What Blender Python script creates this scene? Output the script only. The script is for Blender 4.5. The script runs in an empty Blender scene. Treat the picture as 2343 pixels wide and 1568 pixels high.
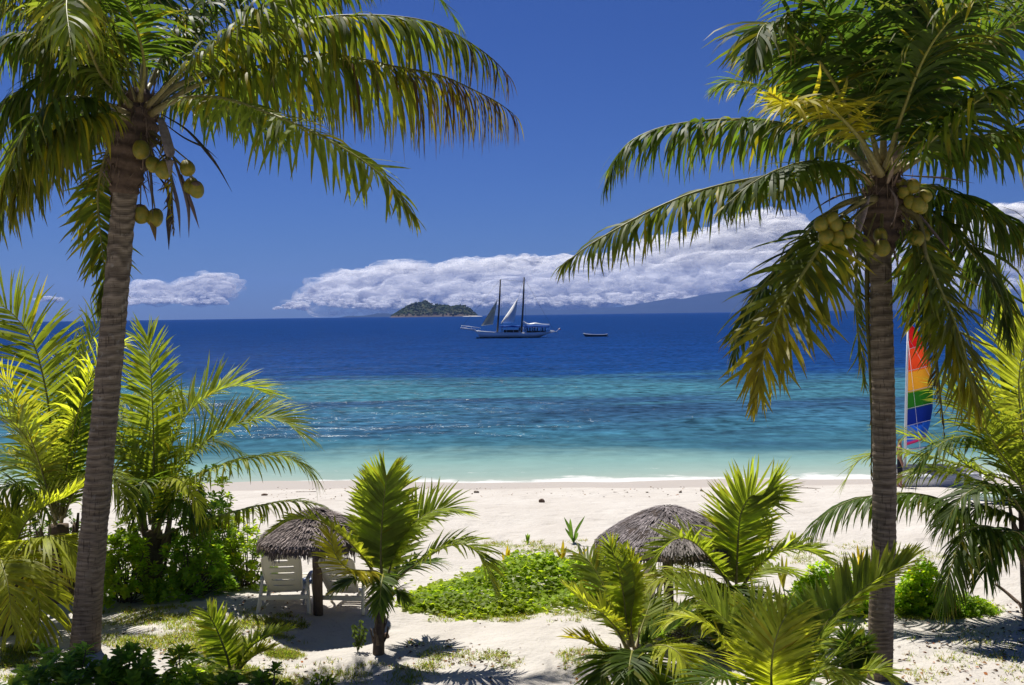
import bpy, math, random
import numpy as np
from mathutils import Vector, Matrix

rng = np.random.default_rng(7)
random.seed(7)
scene = bpy.context.scene
COL = scene.collection

# ------------------------------------------------------------------ camera
H = 5.6                      # eye height above the dry sand
WATER = -1.0
FPX, CX, CY = 2380.0, 1171.0, 784.0     # units: a 2342 px wide picture
PITCH, ROLL = math.atan(63.5 / FPX), 0.0135
CAM = np.array([0, 0, H])
_F = np.array([0, math.cos(PITCH), -math.sin(PITCH)])
_U0 = np.array([0, math.sin(PITCH), math.cos(PITCH)])
_R = np.array([1.0, 0, 0]) * math.cos(ROLL) - _U0 * math.sin(ROLL)
_U = _U0 * math.cos(ROLL) + np.array([1.0, 0, 0]) * math.sin(ROLL)

def ray(x, y):
    return _F + _R * ((x - CX) / FPX) - _U * ((y - CY) / FPX)
def pt(x, y, d):
    return CAM + d * ray(x, y)
def depth(p):
    return float(np.dot(np.asarray(p) - CAM, _F))
def pxm(px, d):
    return px * d / FPX

# ------------------------------------------------------------------ numpy noise
def _hash(ix, iy, iz):
    h = (ix.astype(np.int64) * 374761393 + iy.astype(np.int64) * 668265263 + iz.astype(np.int64) * 2147483647) & 0xffffffff
    h = ((h ^ (h >> 13)) * 1274126177) & 0xffffffff
    return ((h ^ (h >> 16)) & 0xffff) / 65535.0
def vnoise(p):
    p = np.asarray(p, float); i = np.floor(p); f = p - i; f = f * f * (3 - 2 * f)
    ix, iy, iz = i[..., 0], i[..., 1], i[..., 2]; r = 0
    for a in (0, 1):
        for b in (0, 1):
            for c in (0, 1):
                w = (f[..., 0] if a else 1 - f[..., 0]) * (f[..., 1] if b else 1 - f[..., 1]) * (f[..., 2] if c else 1 - f[..., 2])
                r = r + w * _hash(ix + a, iy + b, iz + c)
    return r * 2 - 1
def fbm(p, o=4, g=.5):
    p = np.asarray(p, float); r = 0; a = 1
    for k in range(o):
        r = r + a * vnoise(p * 2.0 ** k + 17.3 * k); a *= g
    return r

# ------------------------------------------------------------------ ground shape
_HX = np.array([-80, 0, 24, 30, 34.5, 38, 41, 46, 60, 100, 400.])
_HZ = np.array([.25, .05, 0., -.12, -.42, -.74, -1.0, -1.35, -2.2, -4.0, -9.])
def hgt(x, y):
    x = np.asarray(x, float); y = np.asarray(y, float)
    z = np.interp(y + .5 * np.sin(x * .13) + .3 * np.sin(x * .37 + 1), _HX, _HZ)
    w = np.clip((33 - y) / 8, 0, 1)
    q = np.stack([x, y, np.zeros_like(x)], -1)
    return z + w * (.16 * vnoise(q * .35 + 5) + .06 * vnoise(q * 1.1) + .018 * vnoise(q * 3.1)) + (1 - w) * .03 * vnoise(q * .5)
def ground(x, y):
    r = ray(x, y); lo = 3.0
    t = lo
    while t < 200:
        p = CAM + r * t
        if p[2] < float(hgt(p[0], p[1])):
            break
        t += .05
    p = CAM + r * t
    return np.array([p[0], p[1], float(hgt(p[0], p[1]))])
def sea(x, y):
    r = ray(x, y)
    return CAM + r * ((WATER - CAM[2]) / r[2])

# ------------------------------------------------------------------ object helpers
def tag(o, label=None, cat=None, group=None, kind=None):
    if label: o['label'] = label
    if cat: o['category'] = cat
    if group: o['group'] = group
    if kind: o['kind'] = kind
    return o
def empty(name, loc, label, cat, group=None):
    o = bpy.data.objects.new(name, None); COL.objects.link(o); o.location = Vector(loc)
    o.empty_display_size = .2
    return tag(o, label, cat, group)
def rawmesh(name, V, F, mats, colors=None, smooth=True, midx=None):
    """V (n,3); F list of (m,k) arrays of equal-length faces"""
    me = bpy.data.meshes.new(name)
    V = np.asarray(V, np.float32)
    Fs = [np.asarray(f, np.int32) for f in F if len(f)]
    me.vertices.add(len(V)); me.vertices.foreach_set('co', V.ravel())
    nl = sum(f.size for f in Fs); nf = sum(len(f) for f in Fs)
    me.loops.add(nl); me.polygons.add(nf)
    me.loops.foreach_set('vertex_index', np.concatenate([f.ravel() for f in Fs]))
    tot = np.concatenate([np.full(len(f), f.shape[1], np.int32) for f in Fs])
    st = np.zeros(nf, np.int32); st[1:] = np.cumsum(tot)[:-1]
    me.polygons.foreach_set('loop_start', st)
    try: me.polygons.foreach_set('loop_total', tot)
    except Exception: pass
    if midx is not None: me.polygons.foreach_set('material_index', np.asarray(midx, np.int32))
    me.polygons.foreach_set('use_smooth', np.full(nf, smooth, bool))
    for m in (mats if isinstance(mats, (list, tuple)) else [mats]): me.materials.append(m)
    if colors is not None:
        a = me.color_attributes.new('leafcol', 'FLOAT_COLOR', 'POINT')
        c = np.ones((len(V), 4), np.float32); c[:, :3] = colors
        a.data.foreach_set('color', c.ravel())
    me.update(calc_edges=True); me.validate()
    return me
def obj(name, me, parent=None, loc=(0, 0, 0)):
    o = bpy.data.objects.new(name, me); COL.objects.link(o); o.location = Vector(loc)
    if parent is not None: o.parent = parent
    return o

class MB:
    """collects simple shapes into ONE mesh"""
    def __init__(s): s.v = []; s.f3 = []; s.f4 = []; s.c = []; s.n = 0; s.m3 = []; s.m4 = []
    def add(s, v, f, c=None, m=0):
        v = np.asarray(v, float).reshape(-1, 3); s.v.append(v)
        s.c.append(np.tile(np.asarray(c if c is not None else (1, 1, 1), float), (len(v), 1)) if c is None or np.ndim(c) == 1 else np.asarray(c, float))
        for q in f:
            q = np.asarray(q, int)
            if q.ndim == 1: q = q[None]
            if q.size == 0: continue
            if q.shape[1] == 3: s.f3.append(q + s.n); s.m3 += [m] * len(q)
            else: s.f4.append(q + s.n); s.m4 += [m] * len(q)
        s.n += len(v)
    def tube(s, P, R, k=8, c=None, cap=True, m=0, flat=1.0):
        P = np.asarray(P, float); n = len(P); R = np.broadcast_to(np.asarray(R, float), (n,))
        T = np.gradient(P, axis=0); T /= np.linalg.norm(T, axis=1)[:, None] + 1e-9
        ref = np.array([0, 0, 1.]) if abs(T[0, 2]) < .9 else np.array([1., 0, 0])
        A = np.cross(T, ref); A /= np.linalg.norm(A, axis=1)[:, None] + 1e-9
        B = np.cross(T, A)
        a = np.arange(k) / k * 2 * math.pi
        V = P[:, None] + R[:, None, None] * (np.cos(a)[None, :, None] * A[:, None] + flat * np.sin(a)[None, :, None] * B[:, None])
        V = V.reshape(-1, 3)
        i = (np.arange(n - 1)[:, None] * k + np.arange(k)[None]).ravel(); j = (np.arange(n - 1)[:, None] * k + (np.arange(k)[None] + 1) % k).ravel()
        f = [np.stack([i, j, j + k, i + k], 1)]
        if cap:
            V = np.vstack([V, P[:1], P[-1:]]); e0 = n * k; e1 = e0 + 1; q = np.arange(k)
            f.append(np.stack([(q + 1) % k, q, np.full(k, e0)], 1)); f.append(np.stack([(n - 1) * k + q, (n - 1) * k + (q + 1) % k, np.full(k, e1)], 1))
        s.add(V, f, c, m)
    def box(s, lo, hi, c=None, m=0, M=None):
        x0, y0, z0 = lo; x1, y1, z1 = hi
        V = np.array([[x0, y0, z0], [x1, y0, z0], [x1, y1, z0], [x0, y1, z0], [x0, y0, z1], [x1, y0, z1], [x1, y1, z1], [x0, y1, z1]], float)
        if M is not None: V = V @ np.asarray(M)[:3, :3].T + np.asarray(M)[:3, 3]
        s.add(V, [[(0, 3, 2, 1), (4, 5, 6, 7), (0, 1, 5, 4), (1, 2, 6, 5), (2, 3, 7, 6), (3, 0, 4, 7)]], c, m)
    def build(s, name, mats, parent=None, origin=(0, 0, 0), loc=(0, 0, 0), smooth=True, col=False, bevel=0):
        V = np.vstack(s.v) - np.asarray(origin, float)
        F = ([np.vstack(s.f3)] if s.f3 else []) + ([np.vstack(s.f4)] if s.f4 else [])
        me = rawmesh(name, V, F, mats, np.vstack(s.c) if col else None, smooth, (s.m3 + s.m4) if isinstance(mats, (list, tuple)) else None)
        o = obj(name, me, parent, loc)
        if bevel:
            b = o.modifiers.new('bevel', 'BEVEL'); b.width = bevel; b.segments = 2; b.limit_method = 'ANGLE'
        return o

def spline(P, n):
    P = np.asarray(P, float)
    Q = np.vstack([2 * P[0] - P[1], P, 2 * P[-1] - P[-2]]); out = []
    for i in range(1, len(Q) - 2):
        t = np.linspace(0, 1, 24, endpoint=False)[:, None]
        a, b, c, d = Q[i - 1], Q[i], Q[i + 1], Q[i + 2]
        out.append(.5 * (2 * b + (c - a) * t + (2 * a - 5 * b + 4 * c - d) * t ** 2 + (3 * b - a - 3 * c + d) * t ** 3))
    out.append(Q[-2][None]); D = np.vstack(out)
    s = np.concatenate([[0], np.cumsum(np.linalg.norm(np.diff(D, axis=0), axis=1))])
    q = np.linspace(0, s[-1], n)
    return np.stack([np.interp(q, s, D[:, k]) for k in range(3)], 1), s[-1]

# ------------------------------------------------------------------ materials
def newmat(name):
    m = bpy.data.materials.new(name); m.use_nodes = True; nt = m.node_tree; nt.nodes.clear()
    out = nt.nodes.new('ShaderNodeOutputMaterial')
    return m, nt, out
def N(nt, t, **kw):
    n = nt.nodes.new('ShaderNode' + t)
    for k, v in kw.items():
        if k.startswith('i_'): n.inputs[k[2:].replace('_', ' ')].default_value = v
        else: setattr(n, k, v)
    return n
def L(nt, a, b): nt.links.new(a, b)
def math_(nt, op, a, b=None, clamp=False):
    n = N(nt, 'Math', operation=op); n.use_clamp = clamp
    for i, v in enumerate((a, b)):
        if v is None: continue
        if hasattr(v, 'links'): L(nt, v, n.inputs[i])
        else: n.inputs[i].default_value = v
    return n.outputs[0]
def mixc(nt, fac, a, b, blend='MIX'):
    n = N(nt, 'Mix', data_type='RGBA', blend_type=blend)
    for i, v in ((0, fac), (6, a), (7, b)):
        if hasattr(v, 'links'): L(nt, v, n.inputs[i])
        elif i == 0: n.inputs[0].default_value = v
        else: n.inputs[i].default_value = (*v, 1)
    return n.outputs[2]
def ramp(nt, fac, stops, interp='LINEAR'):
    n = N(nt, 'ValToRGB'); cr = n.color_ramp; cr.interpolation = interp
    while len(cr.elements) < len(stops): cr.elements.new(.5)
    for e, (p, c) in zip(cr.elements, stops):
        e.position = p; e.color = (*c, 1) if len(c) == 3 else c
    L(nt, fac, n.inputs[0]); return n.outputs[0]
def pos(nt, scale=(1, 1, 1), obj_space=False):
    if obj_space: src = N(nt, 'TexCoord').outputs['Object']
    else: src = N(nt, 'NewGeometry').outputs['Position']
    mp = N(nt, 'Mapping'); mp.inputs['Scale'].default_value = scale; L(nt, src, mp.inputs[0]); return mp.outputs[0]
def noise(nt, vec, scale, detail=4, rough=.55, dist=0):
    n = N(nt, 'TexNoise', i_Scale=scale, i_Detail=detail, i_Roughness=rough, i_Distortion=dist); L(nt, vec, n.inputs['Vector']); return n.outputs[0]
def simple(name, c1, c2=None, scale=6, rough=.6, spec=.3, bump=0, bscale=30, stretch=(1, 1, 1), metal=0):
    m, nt, out = newmat(name)
    p = N(nt, 'BsdfPrincipled', i_Roughness=rough, i_Metallic=metal); p.inputs['Specular IOR Level'].default_value = spec
    v = pos(nt, stretch, True)
    c2 = c2 or tuple(x * .8 for x in c1)
    f = ramp(nt, noise(nt, v, scale), [(.3, (0, 0, 0)), (.7, (1, 1, 1))])
    L(nt, mixc(nt, f, c1, c2), p.inputs['Base Color'])
    if bump:
        b = N(nt, 'Bump', i_Strength=bump, i_Distance=.02); L(nt, noise(nt, v, bscale), b.inputs['Height']); L(nt, b.outputs[0], p.inputs['Normal'])
    L(nt, p.outputs[0], out.inputs[0]); return m

def leafmat(name, trans=.42, spec=.35, rough=.42, gain=(1.25, 1.25, .6)):
    m, nt, out = newmat(name)
    a = N(nt, 'Attribute', attribute_name='leafcol')
    nz = noise(nt, pos(nt), 5, 3)
    f = ramp(nt, nz, [(.3, (.8, .8, .8)), (.7, (1.2, 1.2, 1.2))])
    c = mixc(nt, 1.0, a.outputs[0], f, 'MULTIPLY')
    p = N(nt, 'BsdfPrincipled', i_Roughness=rough); p.inputs['Specular IOR Level'].default_value = spec
    L(nt, c, p.inputs['Base Color'])
    t = N(nt, 'BsdfTranslucent'); L(nt, mixc(nt, 1.0, c, gain, 'MULTIPLY'), t.inputs[0])
    ms = N(nt, 'MixShader'); ms.inputs[0].default_value = trans
    L(nt, p.outputs[0], ms.inputs[1]); L(nt, t.outputs[0], ms.inputs[2]); L(nt, ms.outputs[0], out.inputs[0])
    return m
def attrmat(name, rough=.8, spec=.15):
    m, nt, out = newmat(name)
    a = N(nt, 'Attribute', attribute_name='leafcol')
    f = ramp(nt, noise(nt, pos(nt), 18, 4), [(.3, (.75, .75, .75)), (.7, (1.25, 1.25, 1.25))])
    p = N(nt, 'BsdfPrincipled', i_Roughness=rough); p.inputs['Specular IOR Level'].default_value = spec
    L(nt, mixc(nt, 1.0, a.outputs[0], f, 'MULTIPLY'), p.inputs['Base Color']); L(nt, p.outputs[0], out.inputs[0])
    return m

M_FROND = leafmat('palm_leaf', .55, .22, .5, (1.85, 1.85, .8))
M_LEAF = leafmat('broad_leaf', .55, .2, .5, (2.1, 2.0, .9))
M_RACHIS = attrmat('midrib_skin', .5, .35)
M_STRAW = attrmat('thatch', .9, .05)
M_DRY = attrmat('dry_plant', .85, .1)
M_NUT = simple('coconut_husk', (.13, .15, .016), (.27, .20, .02), 1.6, .5, .3, .25, 14)
M_PLASTIC = simple('cream_plastic', (.74, .69, .56), (.70, .65, .52), 3, .42, .4)
M_BLUEPL = simple('grey_blue_plastic', (.42, .47, .56), (.38, .43, .52), 3, .45, .4)
M_POST = simple('weathered_wood', (.13, .09, .065), (.2, .15, .11), 9, .85, .1, .6, 40, (6, 6, 1))
M_WHITE = simple('white_gelcoat', (.8, .8, .8), (.72, .74, .76), .4, .3, .5)
M_SAILW = simple('white_sailcloth', (.78, .78, .76), (.7, .7, .68), .3, .8, .1)
M_SAILY = simple('aged_sailcloth', (.52, .54, .47), (.60, .57, .40), .25, .8, .1)
M_DARK = simple('dark_paint', (.02, .022, .03), (.03, .03, .035), 1, .5, .3)
M_MAST = simple('dark_mast', (.05, .055, .06), (.09, .08, .07), 1, .5, .3)
M_CANOPY = simple('blue_canvas', (.06, .16, .52), (.05, .14, .46), 1, .8, .1)
M_RED = simple('red_cloth', (.5, .04, .05), (.4, .03, .04), 3, .8, .1)
M_ALU = simple('mast_aluminium', (.72, .74, .76), (.66, .68, .7), 2, .35, .5)
M_STONE = simple('beach_stone', (.16, .13, .10), (.28, .24, .2), 8, .9, .1, .5, 30)
M_DRIFT = simple('driftwood', (.12, .08, .06), (.22, .16, .12), 12, .9, .1, .6, 40)
M_SKIN = simple('skin', (.36, .19, .12), (.32, .16, .10), 4, .5, .3)
M_HAIR = simple('dark_hair', (.02, .014, .01), None, 20, .6, .3)
M_SHORTS = simple('dark_shorts', (.02, .022, .035), None, 20, .85, .1)
M_SHIRTA = simple('white_shirt', (.6, .6, .6), None, 20, .85, .1)
M_SHIRTB = simple('navy_shirt', (.03, .05, .14), None, 20, .85, .1)
M_SHIRTC = simple('green_shirt', (.05, .12, .06), None, 20, .85, .1)

def trunkmat():
    m, nt, out = newmat('palm_bark')
    v = pos(nt, (1, 1, 1), True)
    p = N(nt, 'BsdfPrincipled', i_Roughness=.9); p.inputs['Specular IOR Level'].default_value = .1
    a = N(nt, 'Attribute', attribute_name='leafcol')
    n1 = noise(nt, pos(nt, (2.5, 2.5, 34), True), 1.6, 5, .6)
    n2 = noise(nt, pos(nt, (1, 1, 2.2), True), 2.2, 5, .6)
    c = mixc(nt, ramp(nt, n1, [(.35, (0, 0, 0)), (.65, (1, 1, 1))]), (.15, .115, .08), (.29, .24, .175))
    c = mixc(nt, ramp(nt, n2, [(.52, (0, 0, 0)), (.75, (.6, .6, .6))]), c, (.06, .045, .038))
    c = mixc(nt, 1.0, c, a.outputs[0], 'MULTIPLY')
    n3 = noise(nt, pos(nt, (30, 30, 3.5), True), 1.2, 2, .5)
    crack = ramp(nt, n3, [(.62, (0, 0, 0)), (.68, (1, 1, 1))])
    c = mixc(nt, math_(nt, 'MULTIPLY', crack, .6), c, (.03, .022, .018))
    n5 = noise(nt, pos(nt, (1, 1, .8), True), 5.5, 5, .7)
    c = mixc(nt, ramp(nt, n5, [(.60, (0, 0, 0)), (.70, (.55, .55, .55))]), c, (.33, .32, .27))
    L(nt, c, p.inputs['Base Color'])
    b = N(nt, 'Bump', i_Strength=.7, i_Distance=.02); L(nt, n1, b.inputs['Height']); L(nt, b.outputs[0], p.inputs['Normal'])
    L(nt, p.outputs[0], out.inputs[0]); return m
M_BARK = trunkmat()

def sandmat():
    m, nt, out = newmat('coral_sand')
    g = N(nt, 'NewGeometry'); sp = N(nt, 'SeparateXYZ'); L(nt, g.outputs['Position'], sp.inputs[0])
    v = pos(nt)
    p = N(nt, 'BsdfPrincipled', i_Roughness=.9); p.inputs['Specular IOR Level'].default_value = .12
    n1 = noise(nt, v, .5, 5, .6); n2 = noise(nt, v, 7, 5, .7)
    c = mixc(nt, ramp(nt, n1, [(.35, (0, 0, 0)), (.7, (1, 1, 1))]), (.53, .50, .455), (.465, .43, .385))
    c = mixc(nt, ramp(nt, n2, [(.55, (0, 0, 0)), (.8, (.55, .55, .55))]), c, (.36, .31, .25))
    # beach litter specks: small darker bits of coral and leaf
    n4 = noise(nt, v, 26, 2, .5)
    near = math_(nt, 'SUBTRACT', 1.0, math_(nt, 'DIVIDE', math_(nt, 'SUBTRACT', sp.outputs[1], 17), 10, True), True)
    speck = math_(nt, 'MULTIPLY', ramp(nt, n4, [(.68, (0, 0, 0)), (.72, (1, 1, 1))]), math_(nt, 'MULTIPLY', near, .55))
    c = mixc(nt, speck, c, (.24, .18, .11))
    # wet strip by the water (lies where the last wave ran up)
    yy = math_(nt, 'ADD', sp.outputs[1], math_(nt, 'MULTIPLY', math_(nt, 'SUBTRACT', noise(nt, pos(nt, (1, .25, 1)), .22, 3, .5), .5), 3.2))
    wet = ramp(nt, math_(nt, 'DIVIDE', math_(nt, 'SUBTRACT', yy, 36), 6), [(.22, (0, 0, 0)), (.30, (1, 1, 1))])
    c = mixc(nt, wet, c, (.43, .385, .33))
    L(nt, c, p.inputs['Base Color'])
    rr = N(nt, 'MapRange'); L(nt, wet, rr.inputs[0]); rr.inputs[3].default_value = .92; rr.inputs[4].default_value = .45; L(nt, rr.outputs[0], p.inputs['Roughness'])
    hb = math_(nt, 'ADD', math_(nt, 'MULTIPLY', noise(nt, v, 2.4, 4, .6), 1.6), math_(nt, 'MULTIPLY', noise(nt, v, 12, 3, .6), .5))
    vo = N(nt, 'TexVoronoi', feature='SMOOTH_F1', i_Scale=1.5, i_Randomness=1.0); L(nt, v, vo.inputs['Vector'])
    pit = ramp(nt, vo.outputs['Distance'], [(.05, (0, 0, 0)), (.34, (1, 1, 1))]); hb = math_(nt, 'ADD', hb, math_(nt, 'MULTIPLY', pit, 1.1))
    b = N(nt, 'Bump', i_Strength=.55, i_Distance=.09); L(nt, hb, b.inputs['Height'])
    L(nt, math_(nt, 'SUBTRACT', .6, math_(nt, 'MULTIPLY', wet, .55)), b.inputs['Strength']); L(nt, b.outputs[0], p.inputs['Normal'])
    L(nt, p.outputs[0], out.inputs[0]); return m

def seamat():
    m, nt, out = newmat('lagoon_water')
    g = N(nt, 'NewGeometry'); sp = N(nt, 'SeparateXYZ'); L(nt, g.outputs['Position'], sp.inputs[0])
    Y = sp.outputs[1]; X = sp.outputs[0]
    w1 = math_(nt, 'SUBTRACT', noise(nt, pos(nt, (1, 2.2, 1)), .05, 4, .6), .5)
    w2 = math_(nt, 'SUBTRACT', noise(nt, pos(nt, (1, 1.8, 1)), .35, 4, .65), .5)
    mul = math_(nt, 'ADD', 1.0, math_(nt, 'ADD', math_(nt, 'MULTIPLY', w1, .55), math_(nt, 'MULTIPLY', w2, .10)))
    near = math_(nt, 'DIVIDE', math_(nt, 'SUBTRACT', Y, 46), 14, True)
    mul = math_(nt, 'ADD', 1.0, math_(nt, 'MULTIPLY', math_(nt, 'SUBTRACT', mul, 1.0), math_(nt, 'ADD', .24, math_(nt, 'MULTIPLY', near, .76))))
    Y2 = math_(nt, 'MULTIPLY', Y, mul)
    t = math_(nt, 'DIVIDE', math_(nt, 'SUBTRACT', math_(nt, 'LOGARITHM', Y2, math.e), math.log(36.)), math.log(300. / 36.), True)
    def T(y): return math.log(y / 36.) / math.log(300. / 36.)
    c = ramp(nt, t, [(T(40), (.47, .50, .44)), (T(43), (.31, .42, .375)), (T(46.5), (.215, .37, .35)), (T(50.5), (.05, .145, .195)),
                     (T(58), (.042, .145, .215)), (T(66), (.040, .13, .215)), (T(77), (.031, .088, .175)), (T(84), (.05, .165, .225)),
                     (T(96), (.046, .155, .22)), (T(107), (.026, .095, .19)), (T(120), (.010, .052, .185)), (T(170), (.008, .046, .185)), (T(299), (.007, .040, .165))])
    # reef patches on the shallow shelf
    n3 = noise(nt, pos(nt, (1, 2.6, 1)), .045, 5, .62, .4)
    shelf = math_(nt, 'MULTIPLY', math_(nt, 'DIVIDE', math_(nt, 'SUBTRACT', Y2, 51), 5, True), math_(nt, 'SUBTRACT', 1.0, math_(nt, 'DIVIDE', math_(nt, 'SUBTRACT', Y2, 96), 22, True)))
    dark = math_(nt, 'MULTIPLY', ramp(nt, n3, [(.50, (0, 0, 0)), (.60, (.6, .6, .6))]), shelf)
    c = mixc(nt, dark, c, (.022, .058, .125))
    turq = math_(nt, 'MULTIPLY', ramp(nt, n3, [(.30, (.7, .7, .7)), (.42, (0, 0, 0))]), shelf)
    c = mixc(nt, turq, c, (.058, .18, .235))  # paler turquoise water between the dark reef patches
    # foam: broken white lines where the ripples run out
    fn = noise(nt, pos(nt, (.5, 1.6, 1)), 1.1, 6, .7, .6)
    fz = noise(nt, pos(nt, (1, .2, 1)), .22, 4, .6)
    yf = math_(nt, 'ADD', Y, math_(nt, 'MULTIPLY', math_(nt, 'SUBTRACT', fz, .5), 5.0))
    band1 = ramp(nt, math_(nt, 'DIVIDE', math_(nt, 'SUBTRACT', yf, 39), 8), [(.0, (1, 1, 1)), (.24, (.9, .9, .9)), (.40, (.25, .25, .25)), (.5, (0, 0, 0)), (.56, (0, 0, 0)), (.62, (.36, .36, .36)), (.66, (.0, .0, .0))])
    fth = math_(nt, 'SUBTRACT', math_(nt, 'ADD', math_(nt, 'MULTIPLY', fn, math_(nt, 'MINIMUM', 1.0, math_(nt, 'MULTIPLY', band1, 8.0))), math_(nt, 'MULTIPLY', band1, .55)), .74)
    foam = math_(nt, 'MULTIPLY', fth, 5.0, True)
    c = mixc(nt, foam, c, (.80, .80, .77))
    # chop: light and dark of wave faces painted into the water colour
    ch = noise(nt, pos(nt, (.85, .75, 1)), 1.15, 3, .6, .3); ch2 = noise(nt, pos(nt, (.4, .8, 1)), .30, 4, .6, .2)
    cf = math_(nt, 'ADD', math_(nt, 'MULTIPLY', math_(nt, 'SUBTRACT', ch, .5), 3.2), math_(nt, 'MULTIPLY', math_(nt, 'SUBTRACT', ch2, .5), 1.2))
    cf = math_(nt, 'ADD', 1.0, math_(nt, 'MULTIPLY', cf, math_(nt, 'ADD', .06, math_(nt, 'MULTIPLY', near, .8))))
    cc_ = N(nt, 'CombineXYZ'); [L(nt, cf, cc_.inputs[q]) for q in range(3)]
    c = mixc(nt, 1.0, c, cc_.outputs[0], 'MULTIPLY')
    # small waves
    b1 = noise(nt, pos(nt, (.8, 1.5, 1)), 1.5, 4, .6, .3)
    b2 = noise(nt, pos(nt, (.7, 1.4, 1)), .30, 5, .62, .5)
    b3 = noise(nt, pos(nt, (.6, 1.2, 1)), .05, 4, .6, .3)
    hb = math_(nt, 'ADD', math_(nt, 'MULTIPLY', b1, .22), math_(nt, 'ADD', math_(nt, 'MULTIPLY', b2, 1.0), math_(nt, 'MULTIPLY', b3, 3.2)))
    b = N(nt, 'Bump', i_Strength=1.0, i_Distance=.55); L(nt, hb, b.inputs['Height'])
    L(nt, math_(nt, 'ADD', .12, math_(nt, 'MULTIPLY', near, .88)), b.inputs['Strength'])
    df = N(nt, 'BsdfDiffuse'); gl = N(nt, 'BsdfGlossy', i_Roughness=.17); L(nt, c, df.inputs[0])
    c = mixc(nt, 1.0, c, (.78, .78, .79), 'MULTIPLY'); nt.links.remove(df.inputs[0].links[0]); L(nt, c, df.inputs[0])
    L(nt, b.outputs[0], df.inputs['Normal']); L(nt, b.outputs[0], gl.inputs['Normal'])
    ms = N(nt, 'MixShader'); ms.inputs[0].default_value = .03
    L(nt, df.outputs[0], ms.inputs[1]); L(nt, gl.outputs[0], ms.inputs[2]); L(nt, ms.outputs[0], out.inputs[0]); return m

# ------------------------------------------------------------------ the setting
def build_sand():
    xs = np.concatenate([np.linspace(-160, -16, 50)[:-1], np.linspace(-16, 16, 270), np.linspace(16, 160, 50)[1:]])
    ys = np.concatenate([np.linspace(-60, 9, 24)[:-1], np.linspace(9, 30, 200), np.linspace(30, 48, 70)[1:], np.linspace(48, 400, 30)[1:]])
    X, Yg = np.meshgrid(xs, ys); Z = hgt(X, Yg)
    V = np.stack([X, Yg, Z], -1).reshape(-1, 3); nx = len(xs); ny = len(ys)
    i = (np.arange(ny - 1)[:, None] * nx + np.arange(nx - 1)[None]).ravel()
    me = rawmesh('sand_beach', V, [np.stack([i, i + 1, i + 1 + nx, i + nx], 1)], sandmat())
    tag(obj('sand_beach', me), 'white coral sand beach sloping down to the water', 'beach', kind='structure')
build_sand()
def build_sea():
    xs = np.array([-14000, -3000, -600, -150, -40, 0, 40, 150, 600, 3000, 14000.]); ys = np.array([34, 42, 60, 100, 200, 600, 2000, 6000, 14000.])
    X, Yg = np.meshgrid(xs, ys)
    V = np.stack([X, Yg, np.full_like(X, WATER)], -1).reshape(-1, 3); nx = len(xs); ny = len(ys)
    i = (np.arange(ny - 1)[:, None] * nx + np.arange(nx - 1)[None]).ravel()
    me = rawmesh('sea', V, [np.stack([i, i + 1, i + 1 + nx, i + nx], 1)], seamat())
    tag(obj('sea', me), 'blue sea with turquoise reef shallows near the beach', 'sea', kind='structure')
build_sea()

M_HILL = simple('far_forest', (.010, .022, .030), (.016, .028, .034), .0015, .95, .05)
def ridge(name, label, prof, d, thick, seed, m, nx=160, ny=24, rough=.10, base=-40):
    px = np.array([p[0] for p in prof], float); py = np.array([p[1] for p in prof], float)
    xs = np.linspace(px[0], px[-1], nx); yy = np.interp(xs, px, py)
    top = np.array([pt(a, b, d) for a, b in zip(xs, yy)])
    hh = np.maximum(top[:, 2], 0)
    V = np.zeros((ny, nx, 3)); vs = np.linspace(-1, 1, ny)
    for j, v in enumerate(vs):
        s = math.cos(v * math.pi / 2) ** .9 if abs(v) < 1 else 0
        V[j, :, 0] = top[:, 0]; V[j, :, 1] = top[:, 1] + v * thick
        q = np.stack([top[:, 0], np.full(nx, v * thick), np.zeros(nx)], -1) / (thick * .5) + seed
        V[j, :, 2] = hh * s * (1 + rough * fbm(q * 2, 4) * (1 if abs(v) > .1 else .25)) + base * (1 - s)
    i = (np.arange(ny - 1)[:, None] * nx + np.arange(nx - 1)[None]).ravel()
    me = rawmesh(name, V.reshape(-1, 3), [np.stack([i, i + 1, i + 1 + nx, i + nx], 1)], m)
    tag(obj(name, me), label, 'mountains', kind='structure')
ridge('mountains', 'long blue mountain range on the horizon behind the right palm',
      [(1330, 716), (1348, 713), (1400, 706), (1466, 694), (1526, 685), (1556, 685), (1623, 672), (1690, 664), (1760, 652), (1830, 655), (1900, 640), (1980, 648), (2060, 660), (2150, 668), (2244, 677), (2342, 681), (2460, 690), (2600, 704)], 35000, 3000, 3, M_HILL)
ridge('hills', 'low faint blue hills on the horizon behind the sailing ship',
      [(1050, 721), (1087, 709), (1130, 706), (1174, 704.5), (1230, 707), (1281, 709.5), (1340, 707), (1399, 703), (1470, 702), (1540, 706), (1640, 714)], 36500, 2500, 9, M_HILL)
ridge('hills', 'tiny low blue hill left of the small island',
      [(778, 726.5), (800, 723), (822, 723.5), (840, 722), (865, 717.5), (880, 716.5), (898, 719), (930, 724)], 24000, 900, 5, M_HILL, nx=60)

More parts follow.
